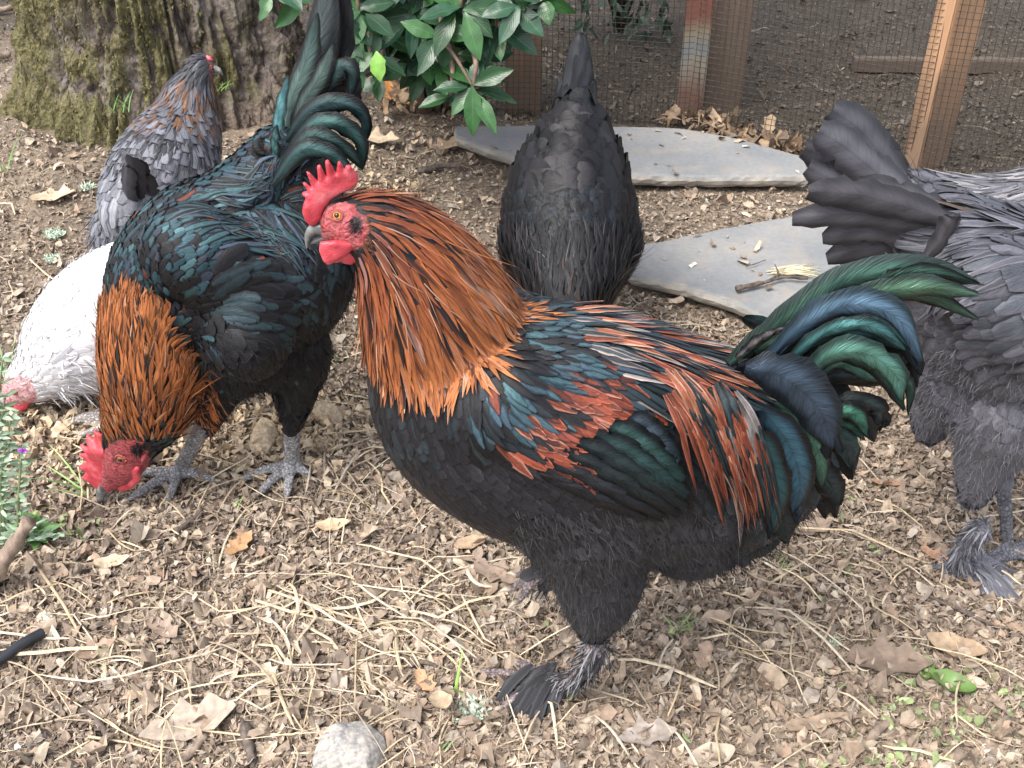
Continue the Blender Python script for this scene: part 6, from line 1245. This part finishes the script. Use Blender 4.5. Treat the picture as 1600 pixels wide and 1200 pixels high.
    b.fluff('shank_feathers', lm & (b.px > 1470) & (b.py > 780) & (b.py < 905) & (b.px < 1545), .004, .018, lf, 3, out=.25, spread=.25, width=.0018); b.isleg = lm
    n = 90; C = []
    for i in range(n):
        a = R(rng.uniform(-75, 5)); l = rng.uniform(.025, .06); h0 = rng.uniform(0, .02); p = an + [rng.normal(0, .006), rng.normal(0, .006), h0]; dd = np.array([math.cos(a), math.sin(a), 0]); C.append([p + dd * l * t + np.array([0, 0, -(h0 + .008) * t * t]) for t in np.linspace(0, 1, 5)])
    C = np.array(C); C[..., 2] = np.maximum(C[..., 2], gh(C[..., 0], C[..., 1]) + .003); c1, c2 = lf(None, None, n)
    feather_mesh('foot_feathers', C, np.tile(np.array([0, -.5, 1.]), (n, 5, 1)), np.full(n, .007), ROUND, c1, c2, M_FEATHER, b.root)
    pix_plate(b, 'comb', [(1850, 215), (1838, 190), (1850, 196), (1856, 175), (1866, 190), (1876, 175), (1884, 195), (1894, 190), (1896, 215), (1886, 228)], Y, .004, .008)
    beak(b, [(1885, 238, Y), (1900, 242, Y), (1906, 254, Y)], [(1882, 248, Y), (1896, 252, Y)], 10); eye_on(b, 1872, 232, Y, 6)
    finish_claws(b); return b
def build_blue_bird_b():
    Y = 1.30
    b = Bird('hen', 'slate grey hen seen past the right rooster, rounded tail toward the fence post', 'hen', (at(1620, 400, Y)[0], Y, 0), (0, -1, 0), .85, 'grey hens')
    b.chain([(1385, 290, 26, Y), (1425, 312, 44, Y), (1490, 345, 68, Y), (1560, 365, 90, Y), (1640, 350, 98, Y), (1700, 290, 72, Y), (1735, 220, 46, Y), (1750, 170, 32, Y)], 6)
    b.chain([(1778, 172, 12, Y), (1764, 170, 22, Y)], 3)
    for off, x in ((.045, 1600), (-.045, 1640)):
        p = at(x, 440, Y) + b.L * off; g = np.array([p[0], p[1], ground_at(p[0], p[1]) + .01]); b.balls([[*p, .05], [p[0], p[1], g[2] + .075, .016]], 4); b.balls([[p[0], p[1], g[2] + .075, .009], [*g, .008]], 8, 1, True)
        tp = toe_tips(g, [(0, .055), (28, .05), (-28, .05), (180, .025)]); b.foot(g, tp, .006); b.claw_tips = getattr(b, 'claw_tips', []) + [(t, (t[0] - g[0], t[1] - g[1], 0)) for t in tp]
    b.skin(lambda s, co, px, py: np.tile(np.array([[.06, .06, .07, 0.]]), (len(co), 1)), .004, 3)
    b.anch = [(1400, 290, -.95, -.3), (1480, 290, -1, .05), (1560, 290, -.9, .4), (1620, 260, -.8, .6), (1700, 220, -.5, .9), (1500, 360, -.9, .2), (1600, 400, -.9, .4), (1640, 330, -.85, .4)]
    b.plumage('body_feathers', lambda x, y: y < 420, .012, .045, .026, ROUND, choose([(3, (.10, .10, .12, 0), (.06, .06, .07, 0)), (1, (.15, .15, .175, 0), (.08, .08, .09, 0))], .15), 4, lift=.005, wiggle=.1)
    b.plumage('neck_feathers', lambda x, y: (x > 1560) & (y < 360), .0085, .09, .0105, LANCE, choose([(3, (.11, .11, .125, 0), (.22, .22, .24, 0)), (2, (.06, .055, .06, 0), (.15, .15, .165, 0)), (1.2, (.26, .25, .26, 0), (.34, .33, .34, 0))], .15), 6, lift=.006, base=.002, wiggle=.07)
    b.fluff('rump_fluff', lambda x, y: (x < 1450) | (y > 380), .009, .03, const((.10, .10, .115, 0), (.12, .12, .135, 0), .3), 5, out=.3, width=.0014)
    T = [([(1420, 300, Y), (1385, 255, Y), (1345, 205, Y), (1300, 172, Y)], 62, 1.), ([(1425, 305, Y), (1370, 270, Y), (1320, 230, Y), (1278, 205, Y)], 66, 1.25), ([(1425, 310, Y), (1370, 285, Y), (1310, 255, Y), (1258, 232, Y)], 60, .85), ([(1430, 315, Y), (1370, 300, Y), (1310, 285, Y), (1262, 262, Y)], 50, 1.1), ([(1430, 300, Y), (1400, 262, Y), (1370, 220, Y), (1330, 182, Y)], 46, .7), ([(1430, 320, Y), (1370, 315, Y), (1320, 310, Y), (1285, 296, Y)], 44, .9)]
    for i, (p, wd, v) in enumerate(T): quill(b, 'tail_feather', p, wd, (.09 * v, .09 * v, .105 * v, 0), (.035 * v, .035 * v, .041 * v, 0), (.02, .03, .012, .022, -.01, .02)[i], prof=BLADE, mat=M_VANE, twist=.2)
    pix_plate(b, 'comb', [(1752, 150), (1746, 138), (1756, 142), (1762, 134), (1768, 143), (1776, 140), (1774, 156), (1764, 160)], Y, .003, .006)
    beak(b, [(1778, 170, Y), (1788, 174, Y), (1792, 182, Y)], [(1776, 178, Y), (1786, 180, Y)], 7); eye_on(b, 1766, 166, Y, 5)
    finish_claws(b); return b
import os
for f in (build_front_rooster, build_pecking_rooster, build_grey_hen, build_white_hen, build_black_hen, build_blue_bird_a, build_blue_bird_b):
    f()
